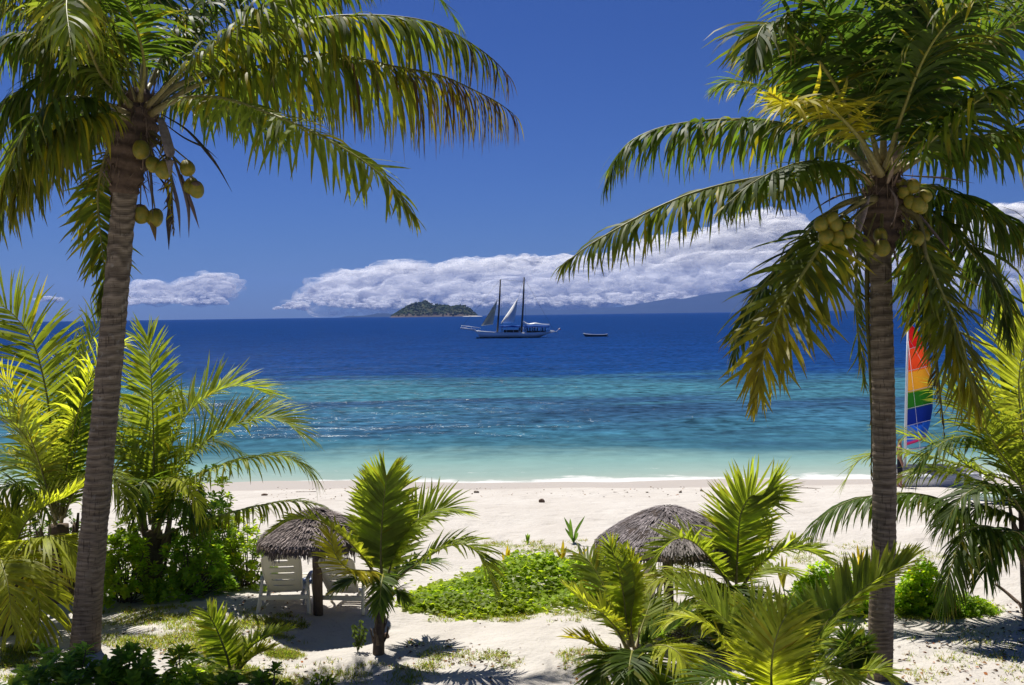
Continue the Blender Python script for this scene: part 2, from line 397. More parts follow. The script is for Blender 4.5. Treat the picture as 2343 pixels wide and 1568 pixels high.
def build_island():
    d = 6300.0
    prof = [(897, 726), (905, 718), (918, 710), (932, 703), (950, 699), (972, 694.5), (990, 698), (1010, 700), (1035, 700), (1056, 702), (1072, 708), (1084, 717), (1092, 724)]
    px = np.array([p[0] for p in prof], float); py = np.array([p[1] for p in prof], float)
    nx, ny = 110, 40; xs = np.linspace(897, 1092, nx)
    top = np.array([pt(a, b, d) for a, b in zip(xs, np.interp(xs, px, py))]); hh = top[:, 2] - WATER
    V = np.zeros((ny, nx, 3))
    for j, v in enumerate(np.linspace(-1, 1, ny)):
        s = max(0, 1 - abs(v) ** 1.7)
        q = np.stack([top[:, 0] / 40, np.full(nx, v * 5), np.zeros(nx)], -1)
        V[j, :, 0] = top[:, 0]; V[j, :, 1] = top[:, 1] + v * 230
        V[j, :, 2] = WATER - 3 + (hh + 3) * s * (1 + .16 * fbm(q, 4))
    i = (np.arange(ny - 1)[:, None] * nx + np.arange(nx - 1)[None]).ravel()
    mat, nt, out = newmat('island_slope')
    p = N(nt, 'BsdfPrincipled', i_Roughness=.95); p.inputs['Specular IOR Level'].default_value = .05
    c = mixc(nt, ramp(nt, noise(nt, pos(nt), .02, 5, .65), [(.4, (0, 0, 0)), (.62, (1, 1, 1))]), (.028, .05, .018), (.075, .075, .035))
    sp = N(nt, 'SeparateXYZ'); L(nt, N(nt, 'NewGeometry').outputs['Position'], sp.inputs[0])
    low = math_(nt, 'SUBTRACT', 1.0, math_(nt, 'DIVIDE', math_(nt, 'SUBTRACT', math_(nt, 'ADD', sp.outputs[2], math_(nt, 'MULTIPLY', noise(nt, pos(nt), .03, 4), -26)), 0), 10, True), True)
    c = mixc(nt, low, c, (.10, .085, .075)); L(nt, c, p.inputs['Base Color']); L(nt, p.outputs[0], out.inputs[0])
    tag(obj('island', rawmesh('island', V.reshape(-1, 3), [np.stack([i, i + 1, i + 1 + nx, i + nx], 1)], mat)), 'small rounded green island on the horizon left of the ship', 'island', kind='structure')
    # woods on the island read as one mass
    n = 2600; jj = rng.integers(2, ny - 2, n); ii = rng.integers(2, nx - 2, n); P = V[jj, ii] + rng.normal(0, 2.5, (n, 3))
    P = P[(P[:, 2] > 8)]; n = len(P)
    bm = MB(); k = 6
    ico = np.array([[0, 0, 1], *[[math.cos(a), math.sin(a), .25] for a in np.arange(k) / k * 6.283], *[[.8 * math.cos(a), .8 * math.sin(a), -.6] for a in np.arange(k) / k * 6.283]])
    f3 = np.array([[0, 1 + a, 1 + (a + 1) % k] for a in range(k)]); f4 = np.array([[1 + a, 1 + k + a, 1 + k + (a + 1) % k, 1 + (a + 1) % k] for a in range(k)])
    r = rng.uniform(3.0, 6.0, n)
    VV = (P[:, None] + ico[None] * r[:, None, None] * rng.uniform(.75, 1.25, (n, len(ico), 1))).reshape(-1, 3)
    off = (np.arange(n) * len(ico))[:, None, None]
    cc = np.repeat(np.array([.022, .042, .016])[None] * rng.uniform(.6, 1.9, (n, 1)) + rng.uniform(0, .03, (n, 1)) * np.array([1, .8, .3]), len(ico), 0)
    me = rawmesh('island_woods', VV, [(f3[None] + off).reshape(-1, 3), (f4[None] + off).reshape(-1, 4)], attrmat('island_trees', .95, .05), cc)
    tag(obj('island_woods', me), 'scrubby woods covering the small island', 'woods', kind='stuff')
    # pale sand spit at its right end
    mb = MB(); q = np.linspace(0, 1, 24)
    a = sea(1058, 725.0); b = sea(1104, 724.6)
    P = np.array([a + (b - a) * t + np.array([0, 0, .2]) for t in q]); R = np.sin(q * math.pi) ** .5 * 5 + .3
    mb.tube(P, R, 10, flat=.7)
    tag(mb.build('sandbar', simple('spit_sand', (.72, .68, .6), None, .02, .9, .1)), 'thin white sand spit beside the small island', 'sandbar', kind='structure')
build_island()

# ------------------------------------------------------------------ clouds (60 km out, real lumpy bodies)
def ico3(k=4):
    import bmesh
    bm = bmesh.new(); bmesh.ops.create_icosphere(bm, subdivisions=k, radius=1)
    v = np.array([x.co[:] for x in bm.verts]); f = np.array([[q.index for q in x.verts] for x in bm.faces]); bm.free(); return v, f
def cloudmat():
    m, nt, out = newmat('cloud')
    d = N(nt, 'BsdfDiffuse'); d.inputs[0].default_value = (.99, .985, .97, 1)
    t = N(nt, 'BsdfTranslucent'); t.inputs[0].default_value = (.98, .975, .96, 1)
    ms = N(nt, 'MixShader'); ms.inputs[0].default_value = .68
    b = N(nt, 'Bump', i_Strength=.3, i_Distance=220); L(nt, noise(nt, pos(nt), .0011, 4, .5, .3), b.inputs['Height'])
    L(nt, b.outputs[0], d.inputs['Normal']); L(nt, b.outputs[0], t.inputs['Normal'])
    L(nt, d.outputs[0], ms.inputs[1]); L(nt, t.outputs[0], ms.inputs[2]); L(nt, ms.outputs[0], out.inputs[0]); return m
M_CLOUD = cloudmat()
_IV, _IF = ico3(4)
_IW, _IWF = ico3(3)
def wispmat():
    m, nt, out = newmat('cloud_vapour')
    d = N(nt, 'BsdfDiffuse'); d.inputs[0].default_value = (.99, .985, .97, 1); t = N(nt, 'BsdfTranslucent'); t.inputs[0].default_value = (.98, .98, .97, 1)
    ms = N(nt, 'MixShader'); ms.inputs[0].default_value = .6; L(nt, d.outputs[0], ms.inputs[1]); L(nt, t.outputs[0], ms.inputs[2])
    tr = N(nt, 'BsdfTransparent'); m2 = N(nt, 'MixShader')
    al = ramp(nt, noise(nt, pos(nt, (1, 1, 1.6)), .0011, 5, .58, .3), [(.40, (.02, .02, .02)), (.68, (.45, .45, .45))])
    L(nt, al, m2.inputs[0]); L(nt, tr.outputs[0], m2.inputs[1]); L(nt, ms.outputs[0], m2.inputs[2]); L(nt, m2.outputs[0], out.inputs[0]); return m
M_WISP = wispmat()
def cloud(label, puffs, d0=56000.0):
    """puffs: rows x, y, r (picture units), depth offset in m"""
    VV = []; FF = []; n = 0
    for x, y, r, dz in puffs:
        d = d0 + dz; c = pt(x, y, d); R = pxm(r, d)
        rot = rng.uniform(.9, 1.1, 3)
        q = _IV * rot + c / R
        s = 1 + .34 * fbm(q * 1.1, 3, .55) + .09 * vnoise(q * 4.2) + .025 * vnoise(q * 9)
        v = _IV * s[:, None] * R * np.array([1.75, 1.3, .80])
        v[:, 2] = np.where(v[:, 2] < 0, v[:, 2] * .6, v[:, 2])
        VV.append(c + v); FF.append(_IF + n); n += len(v)
    me = rawmesh('cloud', np.vstack(VV), [np.vstack(FF)], M_CLOUD)
    o = tag(obj('cloud', me), label, 'cloud', 'clouds low over the horizon')
    VW = []; FW = []; n = 0                       # thin vapour round the solid body
    for x, y, r, dz in puffs:
        for q_ in range(2):
            d = d0 + dz; c = pt(x + rng.normal(0, r * .5), y + rng.normal(-.1 * r, r * .3), d); R = pxm(r * rng.uniform(1.2, 1.6), d)
            s = 1 + .4 * fbm(_IW * 1.3 + c / R, 3, .55); VW.append(c + _IW * s[:, None] * R * np.array([1.9, 1.2, .8])); FW.append(_IWF + n); n += len(_IW)
    obj('vapour', rawmesh('vapour', np.vstack(VW), [np.vstack(FW)], M_WISP), o)
    return o
def bank(prof, ybot, step, rmax, rnd, seed, dr=4600):
    r_ = np.random.default_rng(seed); px = [p[0] for p in prof]; py = [p[1] for p in prof]; out = []
    x = px[0]
    while x < px[-1]:
        top = np.interp(x, px, py)
        y = top
        while y < ybot(x):
            r = min(rmax, max(3.5, (ybot(x) - y) * .5)) * r_.choice([.45, .7, 1.0, 1.35])
            edge = (y - top) / 40
            r *= min(1, .55 + edge)
            out.append((x + r_.normal(0, step * .5), y + r * .8 + r_.normal(0, rnd), r, r_.uniform(-1, 1) * dr * .22 + dr * (1 - 1.75 * min(1, (y - top) / max(20, ybot(x) - top)))))
            y += r * r_.uniform(.75, 1.2)
        x += step
    return out
cloud('long white cumulus bank low over the horizon behind the ship and right palm',
      bank([(655, 690), (690, 676), (735, 664), (752, 637), (800, 629), (850, 622), (885, 610), (925, 603), (955, 610), (975, 619), (1010, 612), (1050, 601), (1150, 594), (1230, 592), (1285, 594), (1350, 592), (1420, 590), (1475, 578), (1500, 556), (1560, 545), (1640, 528), (1700, 505), (1740, 490), (1790, 497), (1830, 520), (1890, 545), (1960, 560), (2050, 575)],
           lambda x: 694 - (x - 1171) * .0135 if x > 760 else 688, 15, 24, 3.5, 1))
cloud('tall white cloud at the right edge behind the right palm fronds',
      bank([(2170, 560), (2210, 520), (2250, 485), (2300, 468), (2350, 470), (2420, 500)], lambda x: 660, 15, 22, 2, 2))
cloud('small pinkish white cumulus right of the left palm trunk',
      bank([(300, 668), (330, 650), (350, 644), (375, 660), (410, 666), (432, 664), (445, 642), (470, 631), (495, 632), (515, 650)], lambda x: 690, 8, 17, 1.5, 3, 1500))
cloud('little flat cloud left of the long cloud bank', bank([(622, 706), (645, 699), (665, 692), (690, 690), (706, 697)], lambda x: 705, 6, 8, 1, 4, 500))
cloud('faint flat cloud above the left young palms', bank([(82, 683), (100, 679), (125, 679), (145, 684)], lambda x: 687, 5, 5, .6, 5, 300))

# ------------------------------------------------------------------ palms
GREEN = np.array([.085, .135, .02]); OLIVE = np.array([.115, .15, .022]); YOUNG = np.array([.24, .29, .038]); LIME = np.array([.37, .40, .046])
YEL = np.array([.36, .30, .022]); BROWN = np.array([.085, .05, .03]); GREY = np.array([.09, .075, .066]); DEEP = np.array([.05, .09, .018])

def frond_meshes(P, h, LL, n, hang, width, base, seed, bare=.14, vee=22, twist=0, yel=.06, ytip=0., dead=2., rag=.12, r0=.035, sides=(1, 1), K=5, tipb=.5, sweep=0, roll=18, angs=(70, 54, 38, 10), lens=(.42, .78, 1, .92, .62, .34), jt=.08):
    r = np.random.default_rng(seed)
    M = max(40, n * 2); C, tot = spline(P, M)
    T = np.gradient(C, axis=0); T /= np.linalg.norm(T, axis=1)[:, None]
    if h is None:
        q = C[-1] - C[0]; q = q * np.array([1, 1, 0])
        if np.linalg.norm(q) < .15: q = np.array([0, -1., 0])
        h = q
    h = np.array(h, float)
    if len(h) == 2: h = np.array([h[0], h[1], 0.])
    h /= np.linalg.norm(h)
    Z = np.array([0, 0, 1.])
    Nn = -T[:, 2:3] * h[None] + (T @ h)[:, None] * Z[None]
    Nn -= (Nn * T).sum(1)[:, None] * T; Nn /= np.linalg.norm(Nn, axis=1)[:, None] + 1e-9
    S = np.cross(T, Nn)
    tw = np.radians(np.linspace(0, 1, M) * twist)[:, None] if np.ndim(twist) == 0 else np.radians(np.interp(np.linspace(0, 1, M), np.linspace(0, 1, len(twist)), twist))[:, None]
    Nn, S = Nn * np.cos(tw) + S * np.sin(tw), S * np.cos(tw) - Nn * np.sin(tw)
    # leaflets
    up = []; sg = []
    for s, on in zip((-1, 1), sides):
        if on:
            u = np.linspace(0, 1, n) + r.normal(0, .25 / n, n); keep = r.random(n) > rag * .5
            up.append(np.clip(u, 0, 1)[keep]); sg.append(np.full(keep.sum(), s))
    u = np.concatenate(up); sg = np.concatenate(sg); m = len(u)
    g = bare + u * (1 - bare); idx = g * (M - 1); i0 = np.clip(idx.astype(int), 0, M - 2); fr = (idx - i0)[:, None]
    B = C[i0] * (1 - fr) + C[i0 + 1] * fr; t = T[i0]; nn = Nn[i0]; ss = S[i0]
    ln = LL * np.interp(u, [0, .12, .32, .6, .85, 1], lens) * r.normal(1, .07, m)
    ln *= np.where(r.random(m) < rag, r.uniform(.45, .9, m), 1)
    ang = np.radians(np.interp(u, [0, .5, .8, 1], angs) + r.normal(0, 3 if roll < 15 else 7, m) + sweep)
    ve = np.radians(vee + r.normal(0, 4 if roll < 15 else 9, m))
    isdead = (u + r.normal(0, .08, m)) > dead
    d = np.cos(ang)[:, None] * t + np.sin(ang)[:, None] * (np.cos(ve)[:, None] * ss * sg[:, None] + np.sin(ve)[:, None] * nn)
    w0 = t - (t * d).sum(1)[:, None] * d; w0 /= np.linalg.norm(w0, axis=1)[:, None] + 1e-9
    c0 = np.cross(d, w0); ro = np.radians(r.normal(0, roll, m))[:, None]
    w0 = w0 * np.cos(ro) + c0 * np.sin(ro)
    hg = hang * np.exp(r.normal(0, .25, m)) * np.where(isdead, 2.2, 1)
    wd = width * r.uniform(.8, 1.2, m) * np.where(isdead, .75, 1) * np.interp(u, [0, .1, .7, 1], [.7, 1, .9, .55])
    prof = np.interp(np.linspace(0, 1, K + 1), [0, .12, .45, .75, 1], [.55, .95, 1, .68, .04])
    p = B.copy(); VV = np.zeros((m, K + 1, 2, 3)); dk = d
    jit = r.normal(0, jt, (m, 3)) * np.where(isdead, 2.2, 1)[:, None]
    for k in range(K + 1):
        w = w0 - (w0 * dk).sum(1)[:, None] * dk; w /= np.linalg.norm(w, axis=1)[:, None] + 1e-9
        VV[:, k, 0] = p - w * (wd * prof[k] * .5)[:, None]; VV[:, k, 1] = p + w * (wd * prof[k] * .5)[:, None]
        if k < K:
            dk = dk + jit + np.array([0, 0, -1.])[None] * (hg * (.25 + .75 * k / K) * .62)[:, None]
            dk /= np.linalg.norm(dk, axis=1)[:, None]
            p = p + dk * (ln / K)[:, None]
    # colours: each leaflet its own tone, older ones yellow, dry ends brown
    mixy = np.clip(np.where(r.random(m) < yel * (.4 if roll < 15 else .6), r.uniform(.3, 1, m), 0) + np.clip((u - .35) / .6, 0, 1) * ytip * r.uniform(.6, 1.3, m), 0, 1)
    c = base[None] * r.uniform(.75, 1.3, (m, 1)); c = c * (1 - mixy[:, None]) + YEL[None] * mixy[:, None] * r.uniform(.7, 1.1, (m, 1))
    bt = np.where(r.random((m, 1)) < .5, BROWN[None], GREY[None]) * r.uniform(.6, 1.5, (m, 1))
    c = np.where(isdead[:, None], np.where(r.random((m, 1)) < .3, YEL[None] * .8, bt), c)
    CC = np.repeat(c[:, None], K + 1, 1)
    tb = (r.random(m) < tipb) * r.uniform(.3, 1, m)
    ly = (YEL * .6 + BROWN * .6)[None]
    CC[:, -1] = CC[:, -1] * (1 - tb[:, None]) + bt * tb[:, None]
    CC[:, -2] = CC[:, -2] * (1 - .45 * tb[:, None]) + ly * .45 * tb[:, None]
    CC = np.repeat(CC[:, :, None], 2, 2)
    q = (np.arange(m)[:, None] * (K + 1) * 2 + np.arange(K)[None] * 2).ravel()
    faces = np.stack([q, q + 1, q + 3, q + 2], 1)
    # midrib
    rr = r0 * np.interp(np.linspace(0, 1, M), [0, .06, .2, 1], [1.7, 1.15, .8, .16])
    mb = MB(); rc = np.array([.24, .215, .06]) * .9
    k2 = np.interp(np.linspace(0, 1, M), [0, .15, .6, 1], [0, .45, 1, 1])[:, None]
    cr = (np.array([.21, .17, .07])[None] * (1 - k2) + np.array([.22, .22, .04])[None] * k2)
    if dead < 1: cr = cr * (1 - (np.linspace(0, 1, M) > dead)[:, None] * .5)
    ST = slice(None, None, max(1, M // 40))
    mb.tube(C[ST], rr[ST], 7, np.vstack([np.repeat(cr[ST], 7, 0), cr[ST][:1], cr[ST][-1:]]), True)
    return VV.reshape(-1, 3), faces, CC.reshape(-1, 3), mb

_seed = [100]
def F(pts, L=.95, n=70, hang=.5, w=.048, col=GREEN, h=None, **kw):
    return dict(pts=pts, LL=L, n=n, hang=hang, width=w, base=col, h=h, **kw)
TOC = (0, -1); AWAY = (0, 1)
def add_fronds(root, org, d, fronds):
    for f in fronds:
        f = dict(f); f['n'] = int(f['n'] * (1.45 if f.get('roll') is None or f['n'] > 80 else 1.12)); f['width'] *= 1.3 if f.get('roll') is None or f['n'] > 80 else 1.15
        if f.get('roll') is None:
            f['LL'] *= 1.14; f['rag'] = f.get('rag', .26); f['tipb'] = max(.6, f.get('tipb', .5))
        elif len(f['pts']) > 3: f['LL'] *= 1.32
        pts = f.pop('pts'); _seed[0] += 1; lab = f.pop('label', None)
        P = np.array([pt(p[0], p[1], d + (p[2] if len(p) > 2 else 0)) for p in pts])
        V, Fc, Cc, mb = frond_meshes(P, f.pop('h'), f.pop('LL'), f.pop('n'), f.pop('hang'), f.pop('width'), f.pop('base'), _seed[0], **f)
        me = rawmesh('frond', V - org, [Fc], M_FROND, Cc)
        o = obj('frond', me, root)
        if lab: o['label'] = lab
        mb.build('midrib', M_RACHIS, o, org, col=True)

def trunk_mesh(root, org, pts, d, w0, w1, ring=.10, name='trunk', foot=0, dark=1.0):
    """tapering trunk with ring scars; pts in picture units; w = width in picture units"""
    P = np.array([pt(p[0], p[1], d) for p in pts]); P[0] = org - np.array([0, 0, .15])
    Ln = np.linalg.norm(np.diff(P, axis=0), axis=1).sum(); n = int(Ln / .017) + 8; k = 40
    C, tot = spline(P, n); s = np.linspace(0, tot, n)
    r = np.interp(s / tot, np.linspace(0, 1, 5), np.linspace(pxm(w0, d) / 2, pxm(w1, d) / 2, 5))
    r = r * (1 + foot * np.exp(-s / .35))
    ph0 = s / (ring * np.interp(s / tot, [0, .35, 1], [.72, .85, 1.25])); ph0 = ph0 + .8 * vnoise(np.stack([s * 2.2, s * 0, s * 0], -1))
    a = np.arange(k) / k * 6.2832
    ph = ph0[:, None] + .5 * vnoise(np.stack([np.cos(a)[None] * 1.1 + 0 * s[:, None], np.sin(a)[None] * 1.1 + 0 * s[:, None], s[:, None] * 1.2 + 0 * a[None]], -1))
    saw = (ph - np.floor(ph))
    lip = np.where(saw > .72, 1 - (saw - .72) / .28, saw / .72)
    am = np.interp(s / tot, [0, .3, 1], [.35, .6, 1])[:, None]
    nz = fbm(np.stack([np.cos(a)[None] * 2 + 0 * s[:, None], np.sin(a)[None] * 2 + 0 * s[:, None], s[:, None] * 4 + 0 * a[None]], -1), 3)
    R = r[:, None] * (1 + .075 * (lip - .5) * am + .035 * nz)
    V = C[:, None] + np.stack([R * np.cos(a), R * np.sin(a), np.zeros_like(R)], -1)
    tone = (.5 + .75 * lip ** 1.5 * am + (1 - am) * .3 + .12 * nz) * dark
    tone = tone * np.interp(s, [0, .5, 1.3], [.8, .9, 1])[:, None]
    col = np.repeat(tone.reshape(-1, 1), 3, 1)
    i = (np.arange(n - 1)[:, None] * k + np.arange(k)[None]).ravel(); j = (np.arange(n - 1)[:, None] * k + (np.arange(k)[None] + 1) % k).ravel()
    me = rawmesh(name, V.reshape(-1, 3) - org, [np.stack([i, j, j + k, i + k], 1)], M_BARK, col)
    return obj(name, me, root)

def sheath(root, org, d, pts, ws, seed):
    """fibrous brown leaf bases wrapping the crown"""
    r = np.random.default_rng(seed); mb = MB()
    P = np.array([pt(p[0], p[1], d) for p in pts]); C, tot = spline(P, 30)
    R = np.interp(np.linspace(0, 1, 30), np.linspace(0, 1, len(ws)), [pxm(w, d) / 2 for w in ws])
    mb.tube(C, R * (1 + .12 * np.sin(np.arange(30) * 1.7)), 14, np.array([.10, .07, .05]))
    for _ in range(60):                       # torn strips of leaf base
        q = r.integers(2, 28); a = r.uniform(0, 6.28); o = np.array([math.cos(a), math.sin(a), 0])
        b = C[q] + o * R[q] * .95; ln = r.uniform(.15, .5)
        st = [b, b + o * .06 + np.array([0, 0, ln * .4 * r.choice([1, 1, -1])]), b + o * r.uniform(.08, .22) + np.array([0, 0, ln * r.choice([1, -1])])]
        cc, _t = spline(np.array(st), 7); c = np.array([.17, .12, .085]) * r.uniform(.5, 1.5)
        mb.tube(cc, np.linspace(r.uniform(.015, .05), .006, 7), 5, c, flat=.35)
    for _ in range(90):                       # loose fibres
        q = r.integers(2, 28); a = r.uniform(0, 6.28); o = np.array([math.cos(a), math.sin(a), 0]); b = C[q] + o * R[q]
        e = b + o * r.uniform(.05, .25) + np.array([r.normal(0, .1), r.normal(0, .1), r.uniform(-.35, .1)])
        mb.tube(np.array([b, (b + e) / 2 + r.normal(0, .04, 3), e]), .004, 3, np.array([.22, .17, .12]) * r.uniform(.5, 1.3))
    return mb.build('leaf_sheath', M_DRY, root, org, col=True)

def nut_mesh():
    th = np.linspace(0, math.pi, 15); a = np.arange(20) / 20 * 6.2832
    V = []; 
    for t in th:
        rad = math.sin(t) ** .92 * (1 - .10 * math.cos(t))
        V.append(np.stack([rad * np.cos(a) * (1 + .05 * np.cos(3 * a)), rad * np.sin(a) * (1 + .05 * np.cos(3 * a)), np.full(20, math.cos(t) * 1.22)], -1))
    V = np.vstack(V); k = 20
    i = (np.arange(14)[:, None] * k + np.arange(k)[None]).ravel(); j = (np.arange(14)[:, None] * k + (np.arange(k)[None] + 1) % k).ravel()
    return rawmesh('coconut', V, [np.stack([i, i + k, j + k, j], 1)], [M_NUT, M_DRIFT], midx=(i // k < 3).astype(int))
ME_NUT = nut_mesh()
def nuts(root, org, d, L_, hub):
    r = np.random.default_rng(int(d * 100)); hb = pt(hub[0], hub[1], d)
    mb = MB()
    for x, y, w, dz in L_:
        p = pt(x, y, d + dz); o = obj('coconut', ME_NUT, root, p - org); s = pxm(w, d) / 2; o.scale = (s, s, s)
        o.rotation_euler = (r.normal(0, .3), r.normal(0, .3), r.uniform(0, 6))
        tp = p + np.array([0, 0, s * 1.1]); mid = (tp + hb) / 2 + np.array([0, 0, .06])
        c, _ = spline(np.array([hb, mid, tp]), 8); mb.tube(c, np.linspace(.02, .012, 8), 5, np.array([.17, .15, .05]))
    mb.build('fruit_stalk', M_DRY, root, org, col=True)
def spathes(root, org, d, L_):
    for pts, w, c in L_:
        P = np.array([pt(p[0], p[1], d + p[2]) for p in pts]); C, _ = spline(P, 14)
        R = pxm(w, d) / 2 * np.interp(np.linspace(0, 1, 14), [0, .2, .6, 1], [.35, .6, 1, .05])
        mb = MB(); mb.tube(C, R, 9, np.array(c), flat=.4); mb.build('spathe', M_DRY, root, org, col=True)

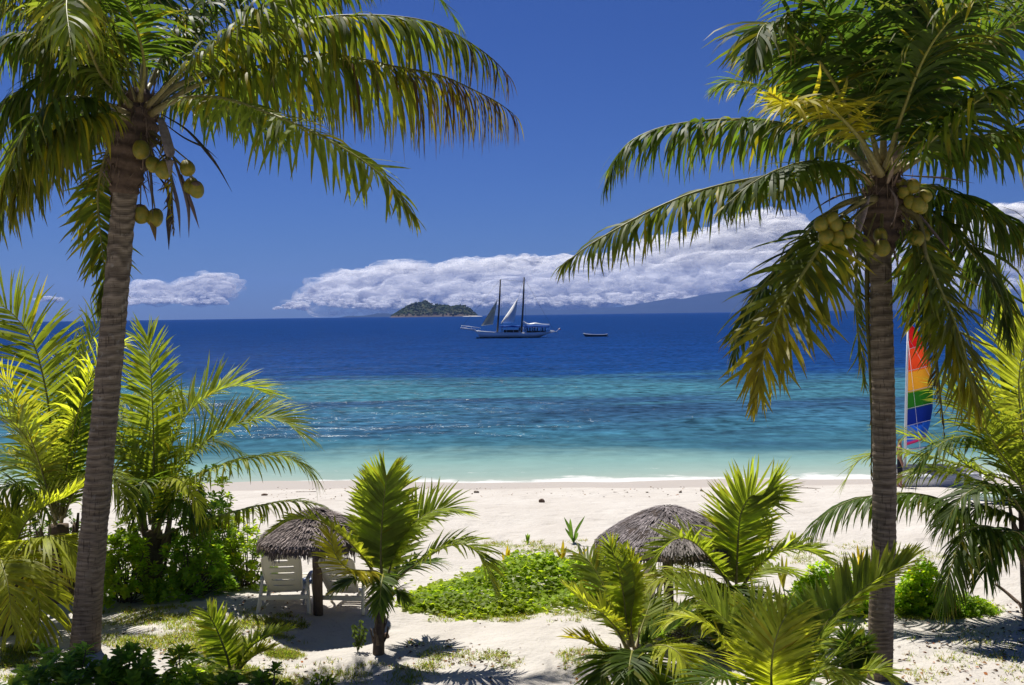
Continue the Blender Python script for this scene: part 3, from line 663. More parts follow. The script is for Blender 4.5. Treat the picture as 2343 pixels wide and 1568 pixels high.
# ---- the tall left palm
def left_palm():
    B = ground(193, 1488); d = depth(B)
    root = empty('coconut_palm', B, 'tall leaning coconut palm at the left with ringed trunk and torn brown frond tips', 'palm tree')
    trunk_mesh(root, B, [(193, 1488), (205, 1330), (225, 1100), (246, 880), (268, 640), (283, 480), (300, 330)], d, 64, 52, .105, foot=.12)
    sheath(root, B, d, [(283, 445), (292, 380), (303, 320), (315, 250), (318, 205)], [58, 84, 106, 96, 50], 11)
    O = dict(col=OLIVE)
    fr = [
        # two long ragged fronds reaching right
        F([(340, 250), (402, 198), (503, 152), (605, 82), (706, 46), (800, 36), (900, 38), (984, 52), (1058, 88), (1120, 130), (1162, 172)], 1.35, 110, 2.2, .05, OLIVE, (1, -.1), vee=-5, yel=.28, dead=.88, tipb=.9, r0=.045, bare=.2),
        F([(345, 262), (430, 205), (520, 172), (605, 150), (722, 126), (806, 132), (900, 152), (1007, 173), (1091, 210), (1140, 236), (1178, 264)], 1.5, 110, 2.2, .05, OLIVE * 1.1, (1, -.3), vee=-5, yel=.3, ytip=.5, dead=.62, tipb=.9, r0=.045, bare=.17, label='ragged frond with withered brown outer half'),
        F([(345, 262, -.2), (393, 232, -.4), (450, 222, -.6), (520, 228, -.9), (610, 258, -1.2), (720, 305, -1.5), (830, 368, -1.7), (900, 432, -1.8), (945, 492, -1.9)], .92, 84, .75, .05, OLIVE * 1.25, (1, -.25), vee=-12, twist=(0, 28, 30), yel=.2, ytip=.15, r0=.04, bare=.12),
        F([(340, 250, .3), (400, 190, .8), (480, 120, 1.2), (560, 62, 1.5), (640, 18, 1.7), (760, -30, 1.8), (880, -40, 1.8)], 1.0, 80, 1.3, .05, GREEN * .75, (1, .2), vee=0, yel=.05, bare=.2),
        F([(350, 240, 1), (470, 60, 2.2), (640, -80, 3.2), (800, -110, 3.8), (930, -70, 4.1), (1010, 0, 4.3), (1055, 68, 4.5)], 1.0, 80, .35, .05, GREEN * 1.3, (1, .9), vee=5, twist=40, yel=.05),
        F([(325, 210, .2), (336, 100, .5), (350, -10, .8), (380, -120, 1.0), (450, -200, 1.2), (540, -190, 1.3)], 1.0, 70, .9, .05, GREEN, AWAY, r0=.06, bare=.3),
        F([(330, 215, .4), (400, 110, 1.6), (470, 10, 2.6), (520, -60, 3.2), (590, -90, 3.8)], 1.0, 66, 1.2, .05, GREEN * .8, (.4, 1), yel=.05),
        # toward the viewer, upper left
        F([(305, 245, -.2), (265, 205, -.7), (228, 165, -1.2), (195, 80, -2.0), (172, 10, -2.5), (160, -30, -3.0), (152, 10, -3.6), (158, 70, -4.1), (166, 130, -4.4)], .86, 80, 1.0, .05, OLIVE * 1.2, (-.35, -1), vee=0, yel=.25, tipb=.8),
        F([(300, 245, -.3), (262, 200, -.8), (240, 120, -1.2), (205, 50, -1.4), (170, 20, -1.5), (120, 30, -1.5), (80, 90, -1.5)], .9, 66, .9, .05, OLIVE, (-1, -.5), vee=5, yel=.12),
        F([(300, 250), (240, 196, -.2), (185, 165, -.3), (130, 162, -.4), (84, 182, -.4), (30, 220, -.4), (-20, 262, -.4), (-80, 340, -.4)], 1.08, 84, 1.35, .05, GREEN * .8, (-1, -.2), vee=-4, yel=.12, tipb=.8, r0=.045),
        F([(295, 262, -.3), (230, 232, -.8), (170, 222, -1.2), (110, 240, -1.6), (55, 300, -2), (20, 380, -2.3), (0, 450, -2.4)], 1.0, 80, 1.3, .05, GREEN * .9, (-1, -.6), vee=0, yel=.2, ytip=.3, tipb=.8),
        F([(298, 240, .4), (220, 140, .9), (140, 60, 1.3), (40, 20, 1.5), (-60, 40, 1.6)], 1.05, 76, 1.3, .05, GREEN * .7, (-1, .3), yel=.05),
        F([(298, 235, .8), (230, 90, 1.8), (150, -10, 2.4), (60, -50, 2.8), (-40, -30, 3)], 1.05, 76, 1.2, .05, GREEN * .7, (-1, .8), yel=.05),
        F([(290, 265, .5), (230, 250, 1.3), (150, 270, 2.0), (70, 330, 2.5), (10, 420, 2.8)], 1.0, 76, 1.3, .05, GREEN * .8, (-1, .6), yel=.1),
        F([(292, 270, -.4), (230, 262, -1.0), (160, 280, -1.5), (95, 330, -1.9), (50, 400, -2.2), (30, 470, -2.3)], 1.05, 80, 1.6, .05, OLIVE * .8, (-1, -.5), vee=-5, yel=.25, ytip=.3, tipb=.8),
        F([(290, 275, .1), (220, 285, .2), (130, 320, .2), (50, 390, .2), (-10, 470, .2), (-30, 540, .2)], 1.05, 80, 1.4, .05, OLIVE * .7, (-1, 0), vee=-5, yel=.25, tipb=.8),
        F([(300, 245, -.1), (230, 150, -.3), (130, 90, -.5), (30, 80, -.6), (-60, 120, -.6)], 1.05, 80, 1.5, .05, GREEN * .8, (-1, -.2), vee=0, yel=.1, tipb=.7),
        F([(310, 235, -.2), (270, 130, -.6), (215, 30, -1.0), (150, -40, -1.3), (70, -60, -1.6), (0, -20, -1.8)], 1.1, 80, 1.3, .05, OLIVE * .9, (-.8, -.6), vee=0, yel=.15, tipb=.8),
        F([(315, 225, .3), (290, 100, .6), (240, -20, .9), (160, -90, 1.1), (60, -80, 1.2), (-30, -20, 1.2)], 1.1, 80, 1.5, .05, GREEN * .8, (-1, .3), vee=0, yel=.08),
        F([(330, 225, .5), (380, 110, 1.0), (440, 20, 1.4), (520, -40, 1.7), (610, -50, 1.9), (700, -10, 2.0)], 1.1, 80, 1.6, .05, GREEN * .75, (1, .4), vee=0, yel=.08),
        # hanging old frond beside the trunk
        F([(292, 320, .1), (250, 340, .2), (226, 420, .3), (226, 500, .3), (236, 590, .3), (240, 650, .3), (230, 705, .3)], .68, 56, .5, .045, OLIVE, (-.6, .8), vee=-8, yel=.35, tipb=.9, bare=.15),
        F([(300, 318, .5), (268, 360, .9), (225, 420, 1.3), (200, 480, 1.5), (185, 545, 1.6)], .6, 44, .5, .045, GREEN, (-1, .5), vee=0, yel=.35, tipb=.9),
        F([(340, 300, -.1), (372, 325, -.1), (390, 390, -.1), (394, 460, -.1), (398, 530, -.1)], .26, 36, .8, .03, BROWN, (1, -.3), vee=-40, dead=-1, r0=.03, label='short dead brown frond hanging under the coconuts'),
        F([(300, 330, .3), (272, 360, .4), (258, 440, .4), (256, 540, .4), (250, 620, .4)], .26, 36, .8, .03, BROWN, (-1, .3), vee=-40, dead=-1, r0=.03, label='dead brown frond hanging along the left side of the trunk'),
        # back right
        F([(345, 255, .5), (420, 232, 1.2), (500, 240, 1.8), (580, 270, 2.3), (650, 322, 2.8)], .95, 70, 1.2, .05, GREEN, (1, .7), yel=.2, tipb=.7),
        F([(345, 250, .6), (420, 200, 1.8), (520, 190, 2.8), (620, 215, 3.6), (720, 260, 4.2)], .95, 70, 1.2, .05, GREEN * .9, (1, .9), yel=.2, tipb=.7),
        F([(320, 230, -.3), (330, 150, -.9), (310, 60, -1.5), (270, -20, -2.2), (230, -60, -3)], .95, 66, .8, .05, GREEN * .9, (-.3, -1), yel=.1, bare=.25),
        F([(335, 245, -.2), (420, 160, -.6), (520, 80, -.9), (600, 20, -1.1), (700, -40, -1.2), (820, -60, -1.3)], 1.0, 76, 1.4, .05, OLIVE * .9, (1, -.3), vee=0, yel=.25, bare=.22),
    ]
    add_fronds(root, B, d, fr)
    nuts(root, B, d, [(322, 342, 37, -.45), (350, 376, 33, -.5), (376, 388, 37, -.55), (428, 384, 34, -.25), (450, 434, 34, -.2), (437, 425, 34, 0), (322, 490, 38, .15), (355, 498, 38, .25)], (325, 300))
    spathes(root, B, d, [([(370, 262, -.3), (430, 300, -.4), (490, 370, -.5), (531, 440, -.5)], 16, (.055, .05, .045)), ([(372, 280, -.3), (420, 315, -.3), (470, 340, -.3), (500, 366, -.3)], 12, (.05, .05, .045)),
        ([(368, 270, -.55), (378, 310, -.65), (388, 350, -.68), (388, 402, -.66)], 36, (.17, .145, .13)), ([(385, 330, 0), (410, 400, 0), (430, 470, 0), (432, 545, 0)], 22, (.15, .125, .11)),
        ([(375, 340, .1), (395, 420, .1), (408, 480, .1), (412, 545, .1)], 20, (.16, .14, .125)), ([(360, 400, .1), (385, 440, .1), (386, 500, .1), (386, 572, .1)], 20, (.05, .042, .036)),
        ([(340, 330, -.2), (345, 400, -.1), (348, 450, 0), (350, 500, 0)], 14, (.09, .08, .075)), ([(415, 400, 0), (432, 450, 0), (445, 490, 0), (456, 524, 0)], 20, (.14, .10, .085)), ([(330, 470, .2), (346, 500, .2), (352, 525, .2), (356, 552, .2)], 26, (.15, .10, .04))])
left_palm()

# ---- the right palm
def right_palm():
    B = ground(2010, 1552); d = depth(B)
    root = empty('coconut_palm', B, 'upright coconut palm at the right with two clusters of yellow green coconuts', 'palm tree')
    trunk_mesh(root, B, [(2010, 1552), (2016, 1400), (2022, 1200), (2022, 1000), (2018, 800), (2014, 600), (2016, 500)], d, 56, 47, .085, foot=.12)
    sheath(root, B, d, [(2015, 575), (2016, 520), (2018, 460), (2020, 420), (2022, 370)], [54, 88, 108, 84, 40], 12)
    fr = [
        F([(2005, 396, -.2), (1980, 340, -.4), (1955, 285, -.6), (1912, 198, -.9), (1858, 122, -1.2), (1798, 66, -1.5), (1757, 54, -1.8), (1733, 84, -2.1), (1728, 140, -2.3)], .98, 84, .75, .05, GREEN * .8, (-.5, -1), vee=8, yel=.05, r0=.045, bare=.22),
        F([(2020, 370, -.2), (2020, 280, -.3), (2017, 160, -.4), (2016, 40, -.7), (2018, -80, -1.2), (2030, -160, -2)], .98, 84, .5, .05, DEEP, TOC, vee=10, yel=.0, r0=.045, bare=.12),
        F([(2040, 385, -.2), (2076, 302, -.3), (2126, 228, -.4), (2177, 164, -.5), (2244, 100, -.7), (2320, 54, -.9), (2400, 28, -1.1), (2500, 40, -1.3)], 1.05, 88, .65, .05, GREEN * .85, (.5, -1), vee=8, yel=.05, r0=.045, bare=.2),
        F([(2040, 405, 0), (2110, 360, -.1), (2177, 330, -.2), (2260, 309, -.3), (2342, 297, -.4), (2420, 320, -.5), (2490, 370, -.6)], .98, 80, 1.35, .05, GREEN * .9, (1, -.2), vee=0, yel=.08, r0=.042, bare=.18),
        F([(2045, 430, 0), (2126, 426, .1), (2177, 444, .2), (2240, 470, .3), (2300, 500, .3), (2342, 523, .3), (2400, 580, .3)], .92, 76, 1.2, .05, GREEN * .85, (1, .3), vee=-5, yel=.1, r0=.04, bare=.1),
        F([(2000, 410, 0), (1945, 402, -.1), (1890, 398, -.2), (1790, 400, -.4), (1690, 416, -.5), (1600, 438, -.6), (1520, 468, -.7), (1440, 508, -.8), (1350, 560, -.9), (1290, 604, -1.0)], .86, 92, 1.0, .046, OLIVE * .85, (-1, -.25), vee=-6, twist=(0, -6, -22), yel=.22, tipb=.8, r0=.042, bare=.16),
        F([(2000, 402, .2), (1940, 345, .5), (1870, 305, .8), (1780, 282, 1.0), (1690, 274, 1.1), (1580, 280, 1.1), (1490, 300, 1.0), (1425, 340, .9), (1385, 420, .8)], 1.05, 88, 1.4, .05, GREEN * .8, (-1, .15), vee=0, yel=.08, r0=.042, bare=.18),
        F([(2015, 400, -.4), (1985, 345, -.8), (1960, 308, -1.3), (1915, 262, -1.9), (1870, 236, -2.4), (1835, 232, -2.8), (1800, 236, -3.2), (1760, 216, -3.6)], .62, 60, .35, .05, YEL * .75 + YOUNG * .3, (-.5, -1), vee=5, yel=.75, tipb=1, r0=.04, bare=.25, label='yellow frond with pale withered leaf ends'),
        F([(2000, 395, .6), (1930, 320, 1.5), (1850, 255, 2.2), (1760, 205, 2.8), (1680, 185, 3.2), (1640, 200, 3.4)], .95, 70, .7, .05, GREEN, (-1, .9), vee=8, yel=.12),
        F([(1995, 420, -.2), (1930, 385, -.6), (1860, 370, -1), (1790, 385, -1.3), (1720, 420, -1.5), (1660, 470, -1.6)], .85, 66, 1.2, .046, GREEN * .7, (-1, -.6), vee=0, yel=.12),
        F([(2000, 455, -.3), (1955, 470, -.7), (1905, 520, -1.0), (1860, 590, -1.2), (1791, 704, -1.4), (1757, 788, -1.5), (1738, 850, -1.5), (1728, 910, -1.5)], .92, 76, .55, .05, OLIVE * .8, (-.8, -1), vee=-8, yel=.12, ytip=.95, tipb=1, r0=.042, bare=.22, label='drooping frond with bright yellow tip'),
        F([(1995, 450, .1), (1920, 470, .2), (1850, 530, .2), (1780, 610, .2), (1720, 690, .2), (1690, 760, .2), (1675, 820, .2)], .85, 76, .6, .05, GREEN * .65, (-1, -.3), vee=-8, yel=.1, tipb=1, r0=.04),
        F([(2000, 470, .3), (1970, 520, .4), (1960, 600, .5), (1958, 700, .5), (1966, 800, .5), (1976, 880, .5)], .55, 50, .4, .04, OLIVE * .8, (-1, .6), vee=-10, yel=.4, tipb=1),
        F([(2045, 455, 0), (2090, 500, -.3), (2120, 590, -.5), (2146, 654, -.6), (2177, 721, -.7), (2200, 788, -.8), (2222, 870, -.8), (2238, 935, -.8)], .98, 80, .5, .05, OLIVE * .8, (.8, -1), vee=-6, yel=.12, ytip=.6, tipb=1, r0=.042, bare=.18),
        F([(2045, 440, .3), (2110, 470, .6), (2180, 530, .8), (2240, 600, .9), (2285, 680, 1.0), (2310, 770, 1.0)], .9, 70, .7, .05, GREEN * .6, (1, .3), vee=-6, yel=.08, tipb=.8),
        F([(2040, 440, .5), (2075, 500, 1), (2100, 590, 1.3), (2115, 680, 1.5), (2120, 770, 1.5)], .75, 56, .5, .046, GREEN * .6, (.5, 1), vee=-6, yel=.1, tipb=.8),
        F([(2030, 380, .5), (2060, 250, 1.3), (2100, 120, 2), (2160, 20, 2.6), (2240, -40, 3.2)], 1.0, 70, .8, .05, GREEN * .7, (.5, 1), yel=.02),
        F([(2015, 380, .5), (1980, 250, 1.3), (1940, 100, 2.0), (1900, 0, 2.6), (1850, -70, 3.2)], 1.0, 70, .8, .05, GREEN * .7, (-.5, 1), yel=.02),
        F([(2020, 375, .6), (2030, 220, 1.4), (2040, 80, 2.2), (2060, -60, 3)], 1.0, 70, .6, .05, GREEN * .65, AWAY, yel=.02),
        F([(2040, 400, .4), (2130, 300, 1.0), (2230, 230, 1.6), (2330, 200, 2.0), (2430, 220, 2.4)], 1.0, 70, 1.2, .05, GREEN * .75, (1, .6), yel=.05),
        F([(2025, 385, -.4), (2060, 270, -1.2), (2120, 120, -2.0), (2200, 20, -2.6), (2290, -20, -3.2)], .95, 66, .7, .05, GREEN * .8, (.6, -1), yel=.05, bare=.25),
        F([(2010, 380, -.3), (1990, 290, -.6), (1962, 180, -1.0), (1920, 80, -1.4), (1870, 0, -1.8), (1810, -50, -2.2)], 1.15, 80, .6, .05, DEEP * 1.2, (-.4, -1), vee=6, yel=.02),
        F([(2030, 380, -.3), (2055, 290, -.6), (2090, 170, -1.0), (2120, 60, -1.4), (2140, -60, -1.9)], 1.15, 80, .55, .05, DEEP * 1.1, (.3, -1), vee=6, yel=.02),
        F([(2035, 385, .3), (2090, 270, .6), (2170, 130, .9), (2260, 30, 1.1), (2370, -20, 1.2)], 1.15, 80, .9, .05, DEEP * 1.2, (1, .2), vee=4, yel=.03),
        F([(2040, 395, -.3), (2120, 330, -.8), (2210, 250, -1.3), (2290, 200, -1.7), (2380, 190, -2.0)], 1.1, 76, .9, .05, GREEN * .8, (.8, -.8), vee=4, yel=.04),
        F([(2005, 390, .3), (1940, 290, .8), (1860, 200, 1.2), (1780, 140, 1.5), (1710, 130, 1.7)], 1.05, 76, 1.0, .05, GREEN * .75, (-1, .5), vee=4, yel=.05),
        # long dry fronds hanging straight down by the trunk
        F([(1998, 500, .2), (1985, 600, .2), (1984, 720, .2), (1990, 850, .2), (1994, 980, .2), (1992, 1090, .2)], .26, 40, .8, .035, BROWN, (-1, .3), vee=-40, dead=-1, r0=.05, label='dead brown frond hanging along the trunk'),
        F([(2050, 470, -.2), (2100, 500, -.4), (2118, 600, -.5), (2130, 700, -.5), (2140, 800, -.5), (2150, 900, -.5), (2160, 990, -.5)], .30, 44, .8, .035, BROWN, (1, -.3), vee=-40, dead=-1, r0=.045, label='dead brown frond hanging in front of the sail'),
    ]
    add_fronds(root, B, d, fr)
    nuts(root, B, d, [(1878, 512, 30, -1.25), (1910, 514, 29, -1.25), (1889, 541, 32, -1.25), (1918, 545, 30, -1.25), (1941, 528, 29, -1.25), (1903, 500, 26, -1.25), (1982, 568, 34, -.55), (2018, 567, 33, -.6), (2014, 538, 30, -.45), 
        (2088, 426, 28, -.5), (2068, 440, 26, -.45), (2062, 422, 26, -.3), (2116, 448, 28, -.5), (2098, 468, 30, -.55), (2082, 462, 28, -.5), (2108, 474, 27, -.45), (2095, 545, 34, -.5), (2112, 540, 27, -.3)], (2020, 455))
    spathes(root, B, d, [([(1985, 450, -.5), (1968, 500, -.62), (1950, 550, -.68), (1940, 612, -.7)], 34, (.30, .24, .20)), ([(1990, 440, -.3), (1930, 445, -.5), (1890, 462, -.6), (1850, 490, -.6)], 12, (.14, .10, .07)),
        ([(2050, 400, -.2), (2100, 404, -.4), (2160, 408, -.5), (2230, 420, -.6)], 12, (.11, .085, .07)), ([(2060, 440, -.3), (2110, 500, -.4), (2150, 550, -.4), (2190, 592, -.4)], 14, (.11, .09, .08)),
        ([(2035, 430, -.5), (2050, 460, -.6), (2045, 500, -.6), (2035, 520, -.6)], 12, (.2, .15, .115)), ([(1995, 420, -.4), (1970, 400, -.5), (1945, 385, -.5), (1920, 380, -.5)], 20, (.24, .17, .08)),
        ([(2030, 420, -.4), (2040, 390, -.5), (2048, 350, -.5), (2050, 325, -.5)], 20, (.25, .19, .13)), ([(2085, 540, -.2), (2095, 620, -.2), (2100, 680, -.2), (2104, 740, -.2)], 18, (.13, .10, .085))])
right_palm()

# ---- young palms
def stump(root, org, d, pts, w, seed, name='trunk'):
    """short trunk of overlapping old leaf bases"""
    r = np.random.default_rng(seed); mb = MB()
    P = np.array([pt(p[0], p[1], d) for p in pts]); P[0] = org - np.array([0, 0, .1]); C, tot = spline(P, 16); R = pxm(w, d) / 2
    mb.tube(C, R * np.linspace(1.05, .7, 16), 12, np.array([.12, .09, .065]))
    for k in range(16):
        q = int(r.integers(1, 13)); a = r.uniform(0, 6.28); o = np.array([math.cos(a), math.sin(a), 0])
        b = C[q] + o * R * .75; e = b + o * R * r.uniform(.5, 1.1) + np.array([0, 0, r.uniform(.5, 1.4) * R * 3])
        cc, _ = spline(np.array([b - o * R * .2, (b + e) / 2 + o * R * .15, e]), 6)
        mb.tube(cc, np.linspace(R * .38, R * .15, 6), 6, np.array([.19, .14, .09]) * r.uniform(.5, 1.3), flat=.5)
    return mb.build(name, M_DRY, root, org, col=True)

def young(base, label, fronds, stem=None, w=30, group='young coconut palms'):
    B = ground(*base); d = depth(B)
    root = empty('young_palm', B, label, 'palm tree', group)
    if stem: stump(root, B, d, [base] + stem, w, int(B[0] * 1000) % 9999)
    add_fronds(root, B, d, fronds)
    return root, B, d
Y = dict(w=.044, n=60, hang=.18, vee=14, yel=.05, tipb=.35, r0=.026, roll=10, angs=(66, 55, 44, 20), lens=(.45, .8, 1, 1, .88, .66), jt=.035, rag=.06)
def f(pts, L=.6, col=YOUNG, h=None, **kw):
    k = dict(Y); k.update(kw); return F(pts, L=L, col=col, h=h, **k)

# far left, tall arching fronds behind the left palm trunk
young((138, 1372), 'tall young palm behind the left palm trunk with big upright arching fronds', [
    f([(135, 1190), (124, 1060), (111, 929), (97, 855), (78, 790), (44, 735), (0, 697), (-50, 690)], .92, YOUNG * .8, (-.5, 1), n=80, r0=.035),
    f([(140, 1180), (150, 1000), (178, 880), (212, 770), (232, 710), (243, 660)], .62, YOUNG * .85, (1, .35), n=70, twist=30),
    f([(130, 1180, -.4), (121, 1139, -.5), (84, 1043, -.9), (44, 983, -1.2), (0, 948, -1.4), (-50, 940, -1.5)], .95, YOUNG * .85, (-.6, -.8), n=70, r0=.035),
    f([(138, 1180, -.3), (152, 1070, -.5), (176, 950, -.6), (205, 872, -.6), (236, 812, -.6), (270, 790, -.6)], .55, LIME * 1.3, (1, -.3), n=60, hang=.5, label='pale yellow green frond'),
    f([(130, 1190, -.5), (90, 1060, -1), (50, 950, -1.4), (20, 880, -1.7), (-10, 850, -1.9)], .62, LIME * .9, (-.5, -1), n=54, yel=.3, ytip=.5, tipb=.9),
    f([(145, 1185, .3), (190, 1060, .8), (240, 960, 1.2), (300, 915, 1.4), (370, 898, 1.5), (440, 908, 1.5), (482, 948, 1.5)], .8, YOUNG * .9, (1, .4), n=76, hang=.7, yel=.12),
    f([(128, 1190, .2), (80, 1090, .4), (20, 1040, .5), (-50, 1040, .5)], .8, GREEN * 1.1, (-1, .2), n=60, hang=.7),
    f([(140, 1190, .5), (150, 1060, 1.1), (160, 940, 1.6), (165, 860, 1.9), (160, 800, 2.2)], .7, YOUNG * .7, AWAY, n=60),
    f([(140, 1190, -.2), (180, 1110, -.6), (225, 1080, -.9), (265, 1100, -1.1), (290, 1150, -1.2)], .62, YOUNG * .85, (1, -.6), n=54, hang=.8),
    f([(128, 1200, -.4), (70, 1130, -.8), (20, 1110, -1.1), (-30, 1140, -1.3)], .72, GREEN * 1.0, (-1, -.5), n=60, hang=.9),
    f([(140, 1195, -.2), (158, 1100, -.4), (175, 1020, -.5), (190, 930, -.5), (196, 880, -.4)], .6, GREEN * 1.05, TOC, n=54),
], [(136, 1300), (134, 1200)], 62)
# mid left palm above the shrubs
young((338, 1352), 'young palm among the dark shrubs left of the thatched umbrella with one tall fan frond', [
    f([(352, 1200), (352, 1060), (350, 960), (347, 890), (343, 825), (337, 772)], .66, YOUNG * .9, AWAY, n=76, r0=.03, yel=.08),
    f([(358, 1195), (380, 1060), (420, 960), (470, 910), (523, 886), (570, 886), (604, 898)], .75, YOUNG * .95, (1, .75), n=76, yel=.18, hang=.15, vee=25),
    f([(362, 1190, -.3), (400, 1090, -.5), (460, 1020, -.7), (530, 975, -.8), (600, 955, -.9), (650, 965, -.9), (685, 990, -.9)], .72, YOUNG * .9, (1, .3), n=76, yel=.1, twist=20, vee=20),
    f([(362, 1200, -.4), (410, 1120, -.7), (470, 1080, -1), (550, 1052, -1.2), (637, 1042, -1.3), (690, 1060, -1.3), (712, 1082, -1.3)], .62, YOUNG * 1.1, (1, -.2), n=70, hang=.8, yel=.2, tipb=.8),
    f([(362, 1230, -.3), (376, 1140, -.7), (388, 1095, -1), (415, 1100, -1.3), (445, 1140, -1.5), (458, 1172, -1.6)], .42, LIME * 1.2, (1, -.6), n=44, hang=.5, yel=.1, tipb=.9, label='pale curled frond'),
    f([(365, 1230, -.3), (420, 1205, -.6), (500, 1180, -.9), (580, 1160, -1.1), (654, 1147, -1.2), (715, 1152, -1.2), (758, 1170, -1.2)], .48, OLIVE * 1.2, (1, -.3), n=66, hang=1.1, yel=.25, tipb=.9),
    f([(345, 1200, .1), (318, 1080, .2), (285, 1020, .2), (250, 1010, .2), (225, 1060, .2)], .7, OLIVE * 1.1, (-1, .2), n=60, hang=.9, yel=.3, tipb=.9),
    f([(350, 1200, .4), (390, 1090, .9), (430, 1030, 1.2), (490, 1010, 1.5), (560, 1040, 1.7)], .7, GREEN * .8, (1, .6), n=60, hang=.7),
    f([(345, 1200, .4), (330, 1070, .9), (300, 980, 1.3), (262, 950, 1.6)], .7, GREEN * .9, (-.6, 1), n=60, hang=.4),
    f([(350, 1210, -.4), (350, 1140, -.8), (335, 1100, -1.2), (320, 1120, -1.5), (312, 1180, -1.7)], .5, GREEN, TOC, n=48, hang=.6, yel=.1),
    f([(355, 1215, -.3), (400, 1150, -.7), (430, 1150, -1), (450, 1190, -1.2)], .55, DEEP * 1.2, (1, -.6), n=48, hang=.8),
], [(346, 1290), (350, 1215)], 60)
# near left palm with yellow green hanging fronds
young((8, 1452), 'bright yellow green young palm at the left edge in front of the ringed trunk', [
    f([(18, 1300), (35, 1250), (60, 1195), (105, 1158), (150, 1138), (200, 1108)], .42, LIME, (1, .3), n=56, vee=35, hang=.1),
    f([(20, 1310, -.3), (40, 1276, -.4), (67, 1240, -.5), (108, 1226, -.6), (140, 1236, -.6), (166, 1256, -.6)], .82, LIME * .9, (1, -.8), n=56, hang=.45, yel=.18, tipb=.5, vee=-5),
    f([(10, 1310, -.6), (20, 1290, -.9), (45, 1290, -1.2), (75, 1330, -1.4), (90, 1390, -1.5), (88, 1450, -1.5)], .66, LIME * .8, (.5, -1), n=56, hang=.5, yel=.25, tipb=.6),
    f([(8, 1310, -.6), (0, 1280, -1), (5, 1290, -1.5), (20, 1350, -1.9), (26, 1420, -2)], .7, LIME * .75, TOC, n=56, hang=.5, yel=.3, tipb=.6),
    f([(5, 1300), (-10, 1240), (-30, 1200), (-60, 1190)], .6, LIME, (-1, 0), n=50),
    f([(10, 1300, .3), (10, 1230, .5), (20, 1190, .7), (40, 1160, .8)], .5, LIME * .9, AWAY, n=50, yel=.1),
    f([(5, 1315, -.3), (-20, 1300, -.6), (-40, 1350, -.8), (-40, 1420, -.8)], .6, LIME * .7, (-1, -1), n=50, hang=.6),
], [(12, 1380), (14, 1310)], 60)
# centre young palm
young((865, 1496), 'small palm in the middle foreground with upright fan frond and yellow side frond', [
    f([(874, 1340), (871, 1260), (874, 1190), (879, 1135), (884, 1092)], .52, YOUNG * 1.05, AWAY, n=84, w=.05, hang=.03, vee=6, bare=.16, r0=.028),
    f([(882, 1340), (905, 1262), (935, 1208), (980, 1174), (1015, 1163), (1044, 1170)], .5, YOUNG * 1.1, (1, .8), n=60, twist=18, vee=24, yel=.05),
    f([(886, 1350, -.2), (925, 1310, -.3), (966, 1283, -.4), (1013, 1254, -.5), (1060, 1246, -.6), (1098, 1272, -.7), (1124, 1330, -.7)], .52, YOUNG * .95, (1, -.1), n=60, hang=.35, vee=20, bare=.3),
    f([(868, 1335, -.3), (838, 1285, -.5), (790, 1232, -.7), (735, 1194, -.9), (690, 1186, -1), (655, 1194, -1), (622, 1216, -1)], .27, LIME * .9, (-1, -.3), n=60, vee=25, hang=.15),
    f([(878, 1325, -.4), (860, 1308, -.7), (830, 1306, -1.0), (795, 1300, -1.3), (768, 1270, -1.5), (756, 1225, -1.6)], .36, YEL * .75 + LIME * .4, (-.6, -1), n=54, vee=-10, yel=.85, hang=.2, tipb=.4, label='bright yellow frond'),
    f([(876, 1345, -.2), (878, 1318, -.6), (876, 1316, -.9), (872, 1340, -1.2), (868, 1390, -1.3)], .3, GREEN * 1.0, TOC, n=50, hang=.25, vee=0),
    f([(866, 1350, -.2), (835, 1325, -.4), (800, 1330, -.6), (768, 1350, -.7)], .26, GREEN * .9, (-1, -.4), n=40, hang=.3),
    f([(885, 1350, .2), (915, 1310, .5), (955, 1290, .7), (990, 1285, .8)], .42, GREEN * 1.0, (1, .5), n=44, hang=.4),
    f([(880, 1340, .4), (900, 1280, .8), (920, 1230, 1.1), (945, 1200, 1.4)], .45, YOUNG, (.4, 1), n=50, hang=.2),
    f([(872, 1340, -.1), (886, 1360, -.3), (905, 1350, -.5), (925, 1370, -.6)], .24, GREEN, (1, -.8), n=36, hang=.4),
], [(868, 1440), (876, 1350)], 27)
